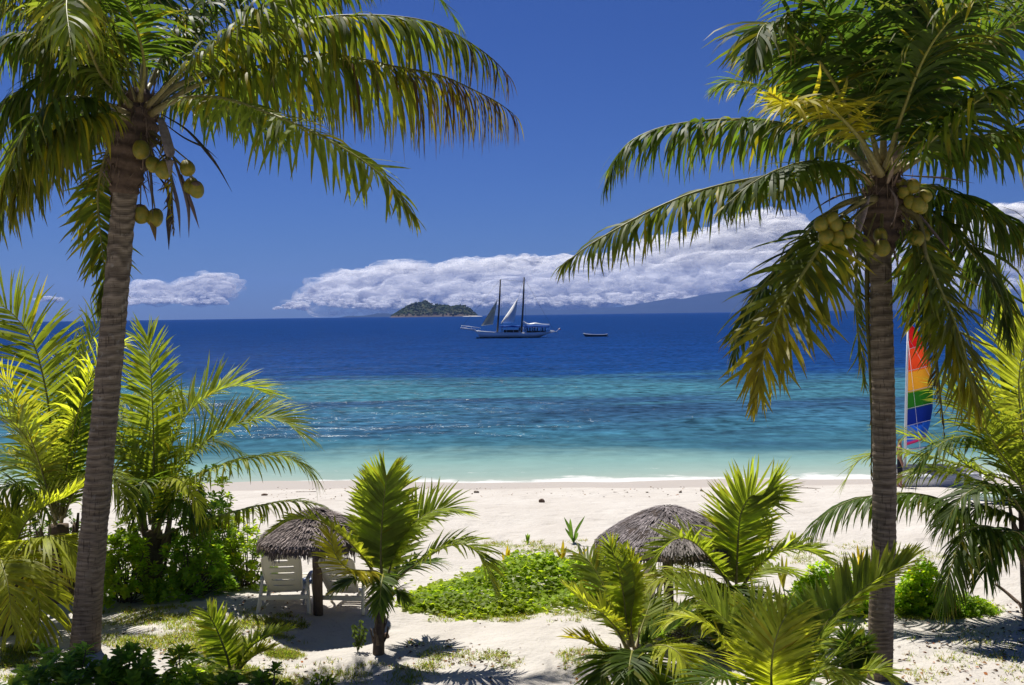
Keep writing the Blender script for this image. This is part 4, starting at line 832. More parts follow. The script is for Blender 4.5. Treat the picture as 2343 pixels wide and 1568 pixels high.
# right umbrella palm
young((1686, 1452), 'young palm in front of the right thatched umbrella with tall bent tipped frond', [
    f([(1684, 1370), (1684, 1320), (1690, 1203), (1700, 1160), (1720, 1134), (1742, 1138), (1768, 1116)], .62, YOUNG * 1.0, AWAY, n=84, w=.04, hang=.06, vee=10, bare=.12),
    f([(1674, 1350, -.2), (1648, 1308, -.4), (1615, 1266, -.5), (1575, 1234, -.6), (1540, 1236, -.7), (1508, 1268, -.7), (1494, 1316, -.7)], .40, YOUNG * 1.05, (-1, -.1), n=64, hang=.12, vee=28, twist=(0, 0, -20)),
    f([(1692, 1352, -.2), (1715, 1318, -.3), (1744, 1288, -.4), (1798, 1258, -.5), (1858, 1264, -.6), (1905, 1298, -.6), (1944, 1348, -.6)], .5, YOUNG * 1.15, (1, -.2), n=66, hang=.3, vee=18, yel=.1),
    f([(1674, 1356, -.3), (1630, 1326, -.6), (1580, 1312, -.8), (1530, 1316, -1), (1482, 1340, -1.1), (1468, 1380, -1.2)], .5, LIME * .9, (-1, -.3), n=64, hang=.5, yel=.15, vee=8),
    f([(1688, 1360, -.3), (1705, 1348, -.7), (1728, 1366, -1.0), (1744, 1408, -1.2), (1750, 1452, -1.3)], .5, GREEN * 1.15, (.6, -1), n=56, hang=.3, vee=4),
    f([(1680, 1360, -.3), (1662, 1345, -.6), (1636, 1366, -.9), (1612, 1405, -1.1)], .45, GREEN, (-.6, -1), n=48, hang=.3),
    f([(1690, 1350, .3), (1730, 1310, .7), (1780, 1300, 1), (1830, 1320, 1.2)], .5, YOUNG * .9, (1, .7), n=54, hang=.3),
    f([(1678, 1350, .3), (1640, 1300, .7), (1590, 1280, 1), (1540, 1290, 1.2)], .45, GREEN * 1.1, (-1, .6), n=54, hang=.3),
    f([(1684, 1360, -.3), (1684, 1345, -.7), (1680, 1370, -1.1), (1678, 1420, -1.3)], .45, GREEN * .8, TOC, n=46, hang=.3),
], [(1686, 1410), (1686, 1365)], 34)
# low palm in front of the vine mound
young((1446, 1566), 'low bushy young palm beside the vine mound with an orange tipped low frond', [
    f([(1440, 1480), (1432, 1420), (1424, 1350), (1412, 1295), (1396, 1250)], .30, YOUNG, (-.5, 1), n=56, twist=-25, vee=20),
    f([(1446, 1480), (1444, 1420), (1450, 1350), (1446, 1300), (1436, 1264)], .27, LIME, (.8, .6), n=60, twist=30, vee=30, hang=.1, w=.05),
    f([(1436, 1490, -.2), (1410, 1440, -.3), (1380, 1405, -.4), (1345, 1385, -.5), (1305, 1352, -.5)], .3, LIME * .95, (-1, 0), n=50, vee=32),
    f([(1434, 1510, -.3), (1400, 1500, -.5), (1365, 1478, -.7), (1335, 1464, -.8), (1306, 1460, -.8)], .26, LIME * .9, (-1, -.2), n=46, vee=30, ytip=.8, hang=.2, label='frond with orange yellow tip'),
    f([(1455, 1490, -.1), (1480, 1470, -.2), (1520, 1450, -.3), (1566, 1420, -.4)], .34, GREEN * 1.2, (1, .1), n=46, vee=30),
    f([(1458, 1500, -.3), (1490, 1480, -.6), (1530, 1480, -.9), (1565, 1510, -1.1), (1580, 1560, -1.2)], .5, LIME, (1, -.8), n=54, hang=.3, vee=0),
    f([(1452, 1485, .3), (1466, 1440, .6), (1480, 1400, .8), (1490, 1370, 1)], .35, YOUNG * .9, (.4, 1), n=46),
    f([(1438, 1490, .3), (1410, 1420, .7), (1385, 1350, 1), (1352, 1290, 1.2), (1330, 1270, 1.4)], .45, OLIVE * 1.3, (-.7, 1), n=54, yel=.3, hang=.3),
    f([(1446, 1500, -.4), (1446, 1490, -.8), (1440, 1520, -1.2), (1436, 1570, -1.4)], .4, GREEN * .9, TOC, n=46, hang=.3),
    f([(1440, 1500, -.3), (1400, 1500, -.7), (1380, 1530, -1), (1370, 1580, -1.1)], .4, GREEN * .9, (-1, -.8), n=46, hang=.3),
    f([(1452, 1500, .2), (1500, 1440, .5), (1540, 1400, .8), (1600, 1385, 1)], .4, YOUNG, (1, .5), n=46),
    f([(1450, 1500, -.5), (1470, 1510, -.9), (1500, 1550, -1.2), (1520, 1600, -1.3)], .4, GREEN * 1.1, (.7, -1), n=46, hang=.3),
], [(1446, 1530), (1446, 1495)], 36)
# big foreground palm at the bottom right of centre
def fore_palm():
    B = ground(1790, 1690); d = depth(B)
    root = empty('young_palm', B, 'nearest young palm at the bottom edge with broad yellow green feather fronds', 'palm tree', 'young coconut palms')
    stump(root, B, d, [(1790, 1690), (1788, 1650), (1786, 1610)], 44, 5)
    add_fronds(root, B, d, [
        f([(1784, 1640), (1768, 1590, -.3), (1764, 1540, -.6), (1770, 1480, -.8), (1784, 1435, -.8), (1800, 1405, -.7)], .52, LIME, (-.25, -1), n=64, hang=.12, vee=14, w=.042, yel=.1, ytip=.25),
        f([(1795, 1640, .1), (1830, 1540, .1), (1880, 1440, .1), (1942, 1375, .1), (2000, 1330, .1), (2072, 1290, .1)], .44, YOUNG * 1.15, (1, .4), n=84, vee=30, twist=10, hang=.1, ytip=.2),
        f([(1780, 1640, .4), (1740, 1540, .7), (1700, 1470, .9), (1650, 1410, 1.0), (1600, 1368, 1.0), (1556, 1344, 1.0)], .5, YOUNG * 1.1, (-1, .5), n=70, vee=18, hang=.15),
        f([(1776, 1640, .2), (1720, 1540, .3), (1670, 1480, .4), (1620, 1430, .4), (1570, 1410, .4), (1530, 1420, .4)], .4, LIME, (-1, 0), n=60, vee=10, hang=.4, yel=.2),
        f([(1790, 1640, .5), (1770, 1540, .9), (1745, 1450, 1.2), (1720, 1390, 1.4)], .5, YOUNG, (-.3, 1), n=60, w=.05),
        f([(1798, 1640, -.2), (1850, 1560, -.5), (1900, 1530, -.7), (1950, 1550, -.8)], .45, YOUNG, (1, -.5), n=50, hang=.3),
        f([(1776, 1640, -.2), (1700, 1570, -.5), (1640, 1550, -.7), (1590, 1580, -.8)], .45, GREEN * 1.2, (-1, -.5), n=50, hang=.3),
        f([(1790, 1640, .5), (1820, 1520, 1), (1850, 1420, 1.4), (1870, 1370, 1.6)], .45, GREEN * 1.2, (.4, 1), n=50),
    ])
fore_palm()
# dark little palms at the foot of the right palm
young((1945, 1592), 'small dark green palm seedling at the left foot of the right palm trunk', [
    f([(1950, 1560), (1948, 1520), (1940, 1480), (1934, 1450)], .26, GREEN * .9, AWAY, n=26, hang=.05, vee=20),
    f([(1946, 1560), (1925, 1520), (1905, 1490), (1890, 1470)], .24, DEEP * 1.2, (-1, .3), n=26, vee=25),
    f([(1952, 1560), (1965, 1520), (1972, 1490), (1978, 1462)], .24, GREEN * .9, (.6, 1), n=26, vee=25),
    f([(1944, 1565), (1915, 1545), (1890, 1530), (1868, 1500)], .2, DEEP, (-1, -.2), n=26, vee=30),
    f([(1955, 1565, -.2), (1980, 1540, -.4), (2010, 1535, -.5), (2045, 1560, -.6)], .3, YOUNG, (1, -.4), n=30, hang=.2),
    f([(1950, 1565, -.2), (1940, 1545, -.5), (1930, 1555, -.7), (1925, 1590, -.8)], .3, YOUNG * .8, TOC, n=30, hang=.2),
], [(1947, 1580), (1950, 1565)], 16)
young((1662, 1512), 'tiny dry tipped dark palm seedling between the two nearest young palms', [
    f([(1660, 1500), (1655, 1470), (1645, 1445), (1632, 1420)], .26, DEEP * 1.3, (-.5, 1), n=24, tipb=1),
    f([(1662, 1500), (1660, 1470), (1660, 1440), (1664, 1412)], .26, DEEP * 1.2, AWAY, n=24, tipb=1),
    f([(1666, 1500), (1674, 1470), (1684, 1450), (1700, 1440)], .26, DEEP, (1, .4), n=24, tipb=1),
    f([(1660, 1502), (1640, 1490), (1620, 1480), (1600, 1490)], .24, DEEP, (-1, -.2), n=24, tipb=1),
], [(1662, 1506), (1662, 1500)], 14)
# sapling lower left
young((532, 1566), 'small lone palm sapling at the lower left in front of the loungers', [
    f([(528, 1545), (522, 1510), (508, 1470), (492, 1432), (476, 1404)], .3, YOUNG * 1.1, (-.3, 1), n=50, vee=12, hang=.05, w=.036),
    f([(536, 1545), (552, 1505), (580, 1474), (615, 1456), (656, 1443)], .22, YOUNG, (1, .3), n=46, vee=30),
    f([(538, 1548), (556, 1522), (582, 1500), (614, 1486)], .24, LIME, (1, .1), n=40, vee=25, ytip=.3),
    f([(524, 1548), (498, 1520), (460, 1506), (418, 1504)], .24, GREEN, (-1, -.2), n=40, hang=.4),
    f([(538, 1555, -.2), (560, 1548, -.4), (590, 1552, -.5)], .2, YOUNG, (1, -.6), n=30, hang=.3),
    f([(530, 1552, -.1), (520, 1535, -.4), (505, 1545, -.6), (490, 1570, -.7)], .25, GREEN * 1.1, (-.5, -1), n=34, hang=.3),
    f([(532, 1545, .2), (540, 1500, .4), (545, 1470, .6)], .25, YOUNG, AWAY, n=34),
], [(531, 1556), (530, 1548)], 18)
# right edge palm behind the right trunk
young((2372, 1420), 'bushy palm at the right edge with a long frond arching behind the right palm trunk', [
    f([(2350, 1270), (2300, 1240), (2237, 1203), (2160, 1148), (2093, 1130), (2026, 1131), (1950, 1144), (1890, 1176), (1852, 1214)], .66, GREEN * 1.0, (-1, -.1), n=92, hang=.85, vee=0, w=.042, tipb=.5, r0=.034, bare=.05),
    f([(2350, 1300, -.5), (2342, 1272, -.6), (2290, 1218, -.9), (2246, 1204, -1.1), (2208, 1222, -1.3), (2178, 1290, -1.4), (2158, 1372, -1.5)], .6, GREEN * .7, (-1, -.4), n=70, hang=.8, vee=-8, tipb=.8, yel=.08, r0=.036),
    f([(2345, 1150, .5), (2300, 1100, .6), (2240, 1080, .7), (2158, 1030, .8), (2100, 1004, .8), (2048, 990, .8)], .72, YOUNG * 1.0, (-1, .2), n=50, hang=.3, vee=18, tipb=.3, w=.04, rag=.3),
    f([(2350, 1160, -.2), (2330, 1100, -.3), (2294, 1046, -.4), (2258, 990, -.5), (2215, 935, -.5), (2185, 905, -.5)], .82, YOUNG * .75, (-1, -.4), n=70, hang=.35, vee=15),
    f([(2340, 1120, .2), (2308, 980, .2), (2288, 860, .2), (2280, 740, .2), (2279, 612, .2)], .42, OLIVE * 1.1, (-.2, 1), n=70, vee=62, hang=.02, w=.05, sweep=-18, label='upright unopened spear frond'),
    f([(2350, 1120, -.2), (2340, 1000, -.3), (2330, 880, -.4), (2345, 780, -.4), (2375, 700, -.4)], .9, LIME * .9, (.2, -1), n=76, hang=.12, vee=8),
    f([(2345, 1180, .5), (2260, 1090, .9), (2180, 1060, 1.1), (2100, 1040, 1.2), (2030, 1036, 1.2), (1970, 1050, 1.2), (1935, 1096, 1.2)], .55, YOUNG * .95, (-1, .4), n=66, hang=.4, vee=10, rag=.3),
    f([(2355, 1200, -.3), (2310, 1130, -.6), (2260, 1110, -.8), (2210, 1130, -1), (2170, 1180, -1.1)], .7, GREEN * .8, (-1, -.5), n=60, hang=.7),
    f([(2350, 1150, .3), (2320, 1040, .6), (2280, 960, .9), (2230, 900, 1.2)], .7, GREEN, (-.6, 1), n=60, hang=.3),
    f([(2360, 1280, -.6), (2342, 1230, -.9), (2310, 1215, -1.2), (2270, 1250, -1.4), (2250, 1310, -1.5)], .55, DEEP * 1.1, (-1, -.8), n=56, hang=.8),
    f([(2350, 1190, .3), (2290, 1130, .4), (2230, 1098, .5), (2170, 1080, .5), (2110, 1076, .5), (2066, 1092, .5)], .55, YOUNG * .9, (-1, .1), n=60, hang=.5, vee=12, rag=.2),
    f([(2350, 1150, .1), (2310, 1060, .2), (2250, 1010, .3), (2190, 1000, .3), (2130, 1030, .3), (2100, 1070, .3)], .62, GREEN * 1.1, (-1, 0), n=60, hang=.6, vee=8, rag=.2),
    f([(2350, 1200, 0), (2290, 1170, .1), (2220, 1165, .2), (2160, 1200, .3)], .6, GREEN * .7, (-1, .1), n=56, hang=.8),
], [(2362, 1330), (2350, 1150)], 56)

# ------------------------------------------------------------------ broad leaves
def leaves(P, D, U, size, wid, cols, seed, cup=.18, droop=.25):
    """one leaf per row: base P, direction D, up U"""
    r = np.random.default_rng(seed); n = len(P)
    D = D / (np.linalg.norm(D, axis=1)[:, None] + 1e-9); S = np.cross(D, U); S /= np.linalg.norm(S, axis=1)[:, None] + 1e-9; Uu = np.cross(S, D)
    # local leaf: (side, along, up)
    T = np.array([[0, 0, 0], [0, .5, 0], [0, 1, 0], [-.5, .45, 1], [.5, .45, 1], [-.62, .76, 1], [.62, .76, 1], [0, .78, 0]])
    T3 = np.array([[0, 1, 3], [0, 4, 1], [7, 2, 5], [7, 6, 2]]); T4 = np.array([[1, 7, 5, 3], [1, 4, 6, 7]])
    s = size[:, None]; w = (size * wid)[:, None]
    V = np.zeros((n, 8, 3))
    for k, (a, b, c) in enumerate(T):
        V[:, k] = P + S * (a * w) + D * (b * s) + Uu * (c * cup * w - droop * b * b * s)
    off = (np.arange(n) * 8)[:, None, None]
    return V.reshape(-1, 3), (T3[None] + off).reshape(-1, 3), (T4[None] + off).reshape(-1, 4), np.repeat(cols, 8, 0)
def rosettes(C, A, k, size, wid, base, seed, spread=(25, 80)):
    r = np.random.default_rng(seed); n = len(C)
    A = A / np.linalg.norm(A, axis=1)[:, None]
    ref = np.where(np.abs(A[:, 2:3]) < .9, np.array([[0, 0, 1.]]), np.array([[1., 0, 0]])); E1 = np.cross(A, ref); E1 /= np.linalg.norm(E1, axis=1)[:, None]; E2 = np.cross(A, E1)
    a = (np.arange(k)[None] * 2.39996 + r.uniform(0, 6.28, (n, 1))); po = np.radians(np.linspace(spread[0], spread[1], k))[None] + r.normal(0, .12, (n, k))
    D = np.cos(po)[..., None] * A[:, None] + np.sin(po)[..., None] * (np.cos(a)[..., None] * E1[:, None] + np.sin(a)[..., None] * E2[:, None])
    P = np.repeat(C[:, None], k, 1) - A[:, None] * (np.linspace(0, .06, k)[None, :, None])
    sz = size * r.uniform(.7, 1.15, (n, k)) * np.linspace(.7, 1, k)[None]
    tone = r.uniform(.7, 1.35, (n, 1, 1)) * r.uniform(.8, 1.2, (n, k, 1)); yl = (r.random((n, k, 1)) < .05)
    cols = base[None, None] * tone * np.where(yl, np.array([2.2, 1.5, 1]), 1.0)
    return P.reshape(-1, 3), D.reshape(-1, 3), np.repeat(A[:, None], k, 1).reshape(-1, 3) + .001, sz.ravel(), wid, cols.reshape(-1, 3)

def shrub(base, label, wpx, hpx, n, size, col, seed, group=None, name='shrub', k=11, wid=.42, depthm=None, lean=0):
    B = ground(*base); d = depth(B); r = np.random.default_rng(seed)
    W, Hh = pxm(wpx, d) / 2, pxm(hpx, d); Dm = depthm or W * .8; n = int(n * 1.5); size *= 1.12
    root = empty(name, B, label, 'shrub', group)
    th = r.uniform(0, 6.28, n); cz = r.uniform(.02, 1, n); rad = np.sqrt(1 - cz ** 2) * r.uniform(.55, 1.05, n)
    O = np.stack([rad * np.cos(th), rad * np.sin(th), cz * r.uniform(.6, 1.05, n)], -1)
    lump = 1 + .28 * vnoise(O * 2.6 + seed * 3.1)
    O = O * lump[:, None]
    C = B + O * np.array([W, Dm, Hh]) + np.array([lean, 0, 0]) * O[:, 2:3]
    A = O * np.array([1 / W, 1 / Dm, 1.1 / Hh]) * .35 + np.array([0, 0, 1.0]) + r.normal(0, .22, (n, 3))
    P, D, U, sz, wd, cols = rosettes(C, A, k, size, wid, col, seed)
    V, f3, f4, cc = leaves(P, D, U, sz, wd, cols, seed)
    obj('foliage', rawmesh('foliage', V - B, [f3, f4], M_LEAF, cc), root)
    mb = MB()
    for q in r.choice(n, min(n, 26), replace=False):
        e = C[q]; b0 = B + np.array([r.normal(0, W * .12), r.normal(0, Dm * .12), -.05])
        c, _ = spline(np.array([b0, (b0 + e) / 2 + r.normal(0, .05, 3), e]), 7); mb.tube(c, np.linspace(.018, .008, 7), 5, np.array([.14, .11, .08]))
    mb.build('stem', M_DRY, root, B, col=True)
    return root
SH = np.array([.12, .20, .02]); SHB = np.array([.22, .31, .024]); SHD = np.array([.065, .115, .02])
shrub((150, 1640), 'dark shaded broad leaf shrub at the bottom left corner below the left palm', 400, 150, 90, .20, SHD * 2.2, 21, 'broad leaf shrubs in the left foreground', depthm=.9)
shrub((295, 1630), 'glossy broad leaf shrub right of the left palm foot at the bottom edge', 150, 165, 42, .20, SH * 1.25, 22, 'broad leaf shrubs in the left foreground', depthm=.7)
shrub((425, 1632), 'lighter green broad leaf shrub left of the lone palm sapling', 150, 128, 36, .19, SHB * 1.1, 23, 'broad leaf shrubs in the left foreground', depthm=.6)
shrub((515, 1630), 'low broad leaf shrub directly below the lone palm sapling', 90, 88, 18, .18, SH * 1.2, 24, 'broad leaf shrubs in the left foreground', depthm=.4)
shrub((620, 1630), 'low broad leaf shrub at the bottom edge right of the lone palm sapling', 110, 88, 20, .18, SH * 1.2, 25, 'broad leaf shrubs in the left foreground', depthm=.4)
shrub((735, 1590), 'small pale weed with thin stems at the bottom edge', 90, 58, 16, .11, SHB * 1.1, 26, None, 'weed', 6, .36, depthm=.3)
shrub((290, 1378), 'bright green leafy shrub between the left trunk and the mid left palm', 150, 185, 110, .15, SHB * 1.3, 31, 'beach shrubs at the left')
shrub((445, 1362), 'dense green shrub right of the mid left palm stem', 180, 160, 120, .15, SH * 1.6, 32, 'beach shrubs at the left')
shrub((560, 1340), 'light yellow green shrub just left of the loungers and thatched umbrella', 170, 165, 120, .125, SHB * 1.05, 33, 'beach shrubs at the left')
shrub((440, 1330), 'tall dark shrub behind the mid left palm', 220, 285, 190, .15, SHD * 2.2, 34, 'beach shrubs at the left', lean=.2)
shrub((500, 1310), 'open branched shrub with light leaves above the thatched umbrella eave', 120, 215, 46, .15, SHB * .85, 35, 'beach shrubs at the left', depthm=.4)
shrub((205, 1330), 'dark leafy shrub hidden behind the left palm trunk', 190, 150, 90, .13, SHD * 1.3, 36, 'beach shrubs at the left')
shrub((60, 1340), 'dark shrub behind the yellow green palm at the left edge', 260, 210, 130, .14, SHD * 1.0, 37, 'beach shrubs at the left')
shrub((1890, 1398), 'round bright green bush left of the right palm trunk', 225, 100, 420, .10, np.array([.27, .40, .018]), 41, 'bright bushes by the right palm', 'bush', 9, .5, depthm=.7)
shrub((2105, 1398), 'round bright green bush right of the right palm trunk', 145, 104, 300, .10, np.array([.27, .40, .018]), 42, 'bright bushes by the right palm', 'bush', 9, .5, depthm=.55)
shrub((2215, 1402), 'low trailing green bush beside the hanging fronds at the right', 140, 42, 110, .10, np.array([.19, .30, .016]), 43, 'bright bushes by the right palm', 'bush', 8, .5, depthm=.5)
shrub((1560, 1470), 'low weeds at the edge of the umbrella shade', 200, 36, 30, .08, SHB, 44, None, 'weed', 6, .3, depthm=.5)

def in_poly(poly, n, r):
    poly = np.array(poly, float); lo = poly.min(0); hi = poly.max(0); out = []
    while len(out) < n:
        q = lo + (hi - lo) * r.random(2); inside = False; j = len(poly) - 1
        for i in range(len(poly)):
            if (poly[i, 1] > q[1]) != (poly[j, 1] > q[1]) and q[0] < (poly[j, 0] - poly[i, 0]) * (q[1] - poly[i, 1]) / (poly[j, 1] - poly[i, 1]) + poly[i, 0]: inside = not inside
            j = i
        if inside: out.append(q)
    return np.array(out)
def gmany(Q):
    """ground points for many picture positions (smooth-plane start, two refinements)"""
    Rv = _F[None] + _R[None] * ((Q[:, :1] - CX) / FPX) - _U[None] * ((Q[:, 1:] - CY) / FPX)
    z = np.zeros(len(Q))
    for _ in range(6):
        t = (z - H) / Rv[:, 2]; P = CAM + Rv * t[:, None]; z = hgt(P[:, 0], P[:, 1])
    P[:, 2] = z; return P

def vines(poly, n0, hmax, seed, label):
    r = np.random.default_rng(seed)
    Q = in_poly(poly, n0, r); Q = np.vstack([Q, Q[r.integers(0, len(Q), n0 // 6)] + r.normal(0, 1, (n0 // 6, 2)) * np.array([38, 9])]); P = gmany(Q)
    pl = np.array(poly, float); 
    dist = np.full(len(Q), 1e9)
    for i in range(len(pl)):
        a, b = pl[i - 1], pl[i]; t = np.clip(((Q - a) @ (b - a)) / ((b - a) @ (b - a)), 0, 1); dist = np.minimum(dist, np.linalg.norm(Q - (a + t[:, None] * (b - a)), axis=1))
    inside = np.zeros(len(Q), bool); inside[:n0] = True; dist = np.where(inside, dist, 0)
    kp = r.random(len(Q)) < np.clip(.25 + dist / 14 + .9 * vnoise(P * 2.1 + 7), .05, 1); Q, P, dist = Q[kp], P[kp], dist[kp]
    hh = hmax * np.clip(dist / 48, 0, 1) ** .8 * np.clip((Q[:, 0] - 880) / 300, .25, 1) * (.68 + .75 * vnoise(P * 1.5 + 3))
    up = r.random(len(Q)); P[:, 2] += hh * up ** .35 + .015
    th = r.uniform(0, 6.28, len(Q)); D = np.stack([np.cos(th), np.sin(th), r.normal(.15, .35, len(Q))], -1); U = np.array([[0, -.15, 1.]]) + r.normal(0, .3, (len(Q), 3))
    yl = np.clip(1 - dist / 30, 0, 1)[:, None] * .6
    tone = r.uniform(.6, 1.4, (len(Q), 1)) * (1 + .3 * vnoise(P * 2.5)[:, None])
    cols = (np.array([[.24, .335, .022]]) * (1 - yl) + np.array([[.30, .36, .02]]) * yl) * tone
    V, f3, f4, cc = leaves(P, D, U, r.uniform(.06, .14, len(Q)), .75, cols, 51, .15, .15)
    tag(obj('beach_vine', rawmesh('beach_vine', V, [f3, f4], M_LEAF, cc)), label, 'vine', kind='stuff')
vines([(905, 1388), (925, 1366), (985, 1342), (1050, 1322), (1100, 1300), (1150, 1285), (1230, 1280), (1340, 1282), (1400, 1300), (1410, 1392), (1330, 1402), (1230, 1404), (1150, 1412), (1060, 1418), (985, 1412), (940, 1404)], 8200, .62, 51, 'mound of bright green creeping beach vine in the middle of the sand')
vines([(1780, 1372), (1900, 1350), (2050, 1346), (2180, 1362), (2260, 1384), (2290, 1398), (2200, 1412), (2080, 1408), (1980, 1410), (1850, 1406), (1790, 1396)], 2600, .28, 52, 'low yellow green strip of creeping vine around the right palm bushes')

def grass():
    r = np.random.default_rng(61); Qs = []
    for poly, n in (([(230, 1400), (420, 1385), (560, 1420), (640, 1450), (700, 1470), (690, 1510), (560, 1500), (420, 1490), (235, 1480)], 4200), ([(0, 1480), (90, 1475), (110, 1530), (0, 1560)], 1200),
                    ([(380, 1480), (520, 1480), (700, 1490), (690, 1568), (420, 1568)], 2600), ([(1080, 1240), (1340, 1236), (1360, 1262), (1100, 1272)], 900), ([(1740, 1232), (1990, 1240), (2250, 1258), (2290, 1300), (2000, 1300), (1800, 1290)], 1500),
                    ([(930, 1388), (1130, 1400), (1340, 1395), (1420, 1404), (1330, 1424), (1100, 1424), (950, 1422)], 1500), ([(2040, 1375), (2280, 1375), (2300, 1400), (2200, 1420), (2050, 1416)], 1300), ([(930, 1470), (1060, 1480), (1200, 1500), (1180, 1530), (960, 1530)], 700),
                    ([(700, 1500), (1000, 1530), (1000, 1568), (640, 1568)], 700), ([(1280, 1490), (1400, 1480), (1420, 1540), (1290, 1540)], 500), ([(1480, 1385), (1700, 1385), (1760, 1460), (1500, 1440)], 1100), ([(550, 1385), (720, 1410), (700, 1440), (560, 1430)], 700), ([(2050, 1450), (2342, 1430), (2342, 1560), (2060, 1560)], 500)):
        Q = in_poly(poly, n, r); Qs.append(Q)
    Q = np.vstack(Qs); P = gmany(Q); keep = (vnoise(P * 2.3 + 9) + .6 * vnoise(P * 6) + r.normal(0, .25, len(P))) > .05; P = P[keep]; n = len(P)
    B = 4; P = np.repeat(P, B, 0) + np.concatenate([r.normal(0, .035, (n * B, 2)), np.zeros((n * B, 1))], 1); n = len(P)
    th = r.uniform(0, 6.28, n); D = np.stack([np.cos(th), np.sin(th), r.uniform(.3, 1.4, n)], -1); D /= np.linalg.norm(D, axis=1)[:, None]; ln = r.uniform(.03, .11, n)
    S = np.stack([-np.sin(th), np.cos(th), 0 * th], -1) * .006
    V = np.stack([P - S, P + S, P + D * ln[:, None] * .6 + S * .8 + np.array([0, 0, .004]), P + D * ln[:, None]], 1).reshape(-1, 3)
    o = (np.arange(n) * 4)[:, None]; f3 = np.vstack([o + np.array([[0, 1, 2]]), o + np.array([[0, 2, 3]])])
    c = np.array([[.20, .26, .03]]) * r.uniform(.6, 1.4, (n, 1)); c = np.where(r.random((n, 1)) < .25, np.array([[.30, .24, .09]]), c)
    tag(obj('grass', rawmesh('grass', V, [f3], M_LEAF, np.repeat(c, 4, 0))), 'sparse short grass and creeping weeds on the sand', 'grass', kind='stuff')
    # dry leaf litter
    Qs = []
    for poly, n in (([(930, 1460), (1060, 1470), (1200, 1500), (1150, 1530), (940, 1520)], 110), ([(1290, 1490), (1420, 1480), (1430, 1568), (1300, 1568)], 110), ([(2040, 1380), (2342, 1380), (2342, 1568), (2050, 1568)], 260), ([(250, 1390), (600, 1390), (800, 1568), (300, 1568)], 200), ([(600, 1115), (1900, 1112), (1900, 1135), (600, 1145)], 230), ([(900, 1420), (1900, 1420), (1900, 1568), (800, 1568)], 90), ([(480, 1340), (620, 1340), (700, 1420), (500, 1400)], 60)):
        Qs.append(in_poly(poly, n, r))
    P = gmany(np.vstack(Qs)); n = len(P); P[:, 2] += .012; th = r.uniform(0, 6.28, n)
    D = np.stack([np.cos(th), np.sin(th), r.normal(.05, .15, n)], -1); U = np.array([[0, 0, 1.]]) + r.normal(0, .35, (n, 3))
    cols = np.array([[.17, .10, .05]]) * r.uniform(.4, 1.6, (n, 1)); cols = np.where(r.random((n, 1)) < .15, np.array([[.32, .12, .04]]), cols)
    V, f3, f4, cc = leaves(P, D, U, r.uniform(.03, .10, n), .4, cols, 62, .3, .1)
    tag(obj('leaf_litter', rawmesh('leaf_litter', V, [f3, f4], M_DRY, cc)), 'dry brown fallen leaves scattered on the sand', 'leaf litter', kind='stuff')
grass()

# seedlings standing on the sand
def seedling(base, label, blades, col, group='seedlings on the sand', wpx=7, name='seedling'):
    B = ground(*base); d = depth(B); r = np.random.default_rng(int(base[0])); root = empty(name, B, label, 'plant', group)
    for pts in blades:
        P = np.array([B] + [pt(x, y, d + r.normal(0, .05)) for x, y in pts]); C, _ = spline(P, 9)
        w = pxm(wpx, d) / 2 * np.interp(np.linspace(0, 1, 9), [0, .5, .8, 1], [.25, 1, .75, .03])
        S = np.tile(np.array([[1., .3, 0]]), (9, 1)) if abs(C[-1, 0] - C[0, 0]) < .6 * abs(C[-1, 2] - C[0, 2]) else np.tile(np.array([[.5, .3, .8]]), (9, 1))
        Nn = np.array([0, -.25, 0]) * w[:, None]
        V = np.stack([C - S * w[:, None], C + Nn, C + S * w[:, None]], 1).reshape(-1, 3); i = np.arange(8) * 3
        o = obj('leaf', rawmesh('leaf', V - B, [np.vstack([np.stack([i, i + 1, i + 4, i + 3], 1), np.stack([i + 1, i + 2, i + 5, i + 4], 1)])], M_LEAF, np.tile(np.array(col) * r.uniform(.8, 1.2), (27, 1))), root)
GREENL = (.10, .17, .02); YELL = (.38, .30, .03)
seedling((1312, 1243), 'green seedling with three sword leaves on the open sand beyond the vine', [[(1305, 1215), (1290, 1183)], [(1306, 1212), (1304, 1186)], [(1318, 1215), (1338, 1180)], [(1304, 1225), (1292, 1208)], [(1316, 1232), (1322, 1218)]], (.075, .14, .03), wpx=8)
seedling((1207, 1246), 'tiny pale green sprout left of the three leaf seedling', [[(1205, 1232), (1202, 1222)], [(1209, 1232), (1212, 1222)], [(1207, 1230), (1207, 1220)]], GREENL, wpx=5)
seedling((1163, 1302), 'yellow seedling rising from the vine mound left end', [[(1160, 1270), (1161, 1247)], [(1154, 1280), (1148, 1262)], [(1168, 1278), (1175, 1260)], [(1162, 1280), (1166, 1255)]], YELL, wpx=9)
seedling((1285, 1290), 'yellow seedling at the top of the vine mound', [[(1287, 1262), (1288, 1234)], [(1280, 1270), (1271, 1254)], [(1290, 1268), (1296, 1250)]], YELL, wpx=8)
seedling((1325, 1300), 'yellow leafed seedling beside the low bushy palm fronds', [[(1330, 1272), (1345, 1252)], [(1318, 1276), (1308, 1262)], [(1328, 1275), (1326, 1250)], [(1334, 1285), (1350, 1272)]], YELL, wpx=10)
seedling((1300, 1340), 'orange tipped yellow seedling on the vine mound slope', [[(1305, 1322), (1312, 1304)], [(1302, 1326), (1300, 1312)]], (.45, .24, .03), wpx=6)
seedling((1813, 1252), 'yellow green sprout right of the tall bent tipped frond', [[(1813, 1232), (1812, 1214)], [(1816, 1234), (1821, 1216)], [(1810, 1236), (1808, 1222)]], (.2, .22, .03), wpx=7)
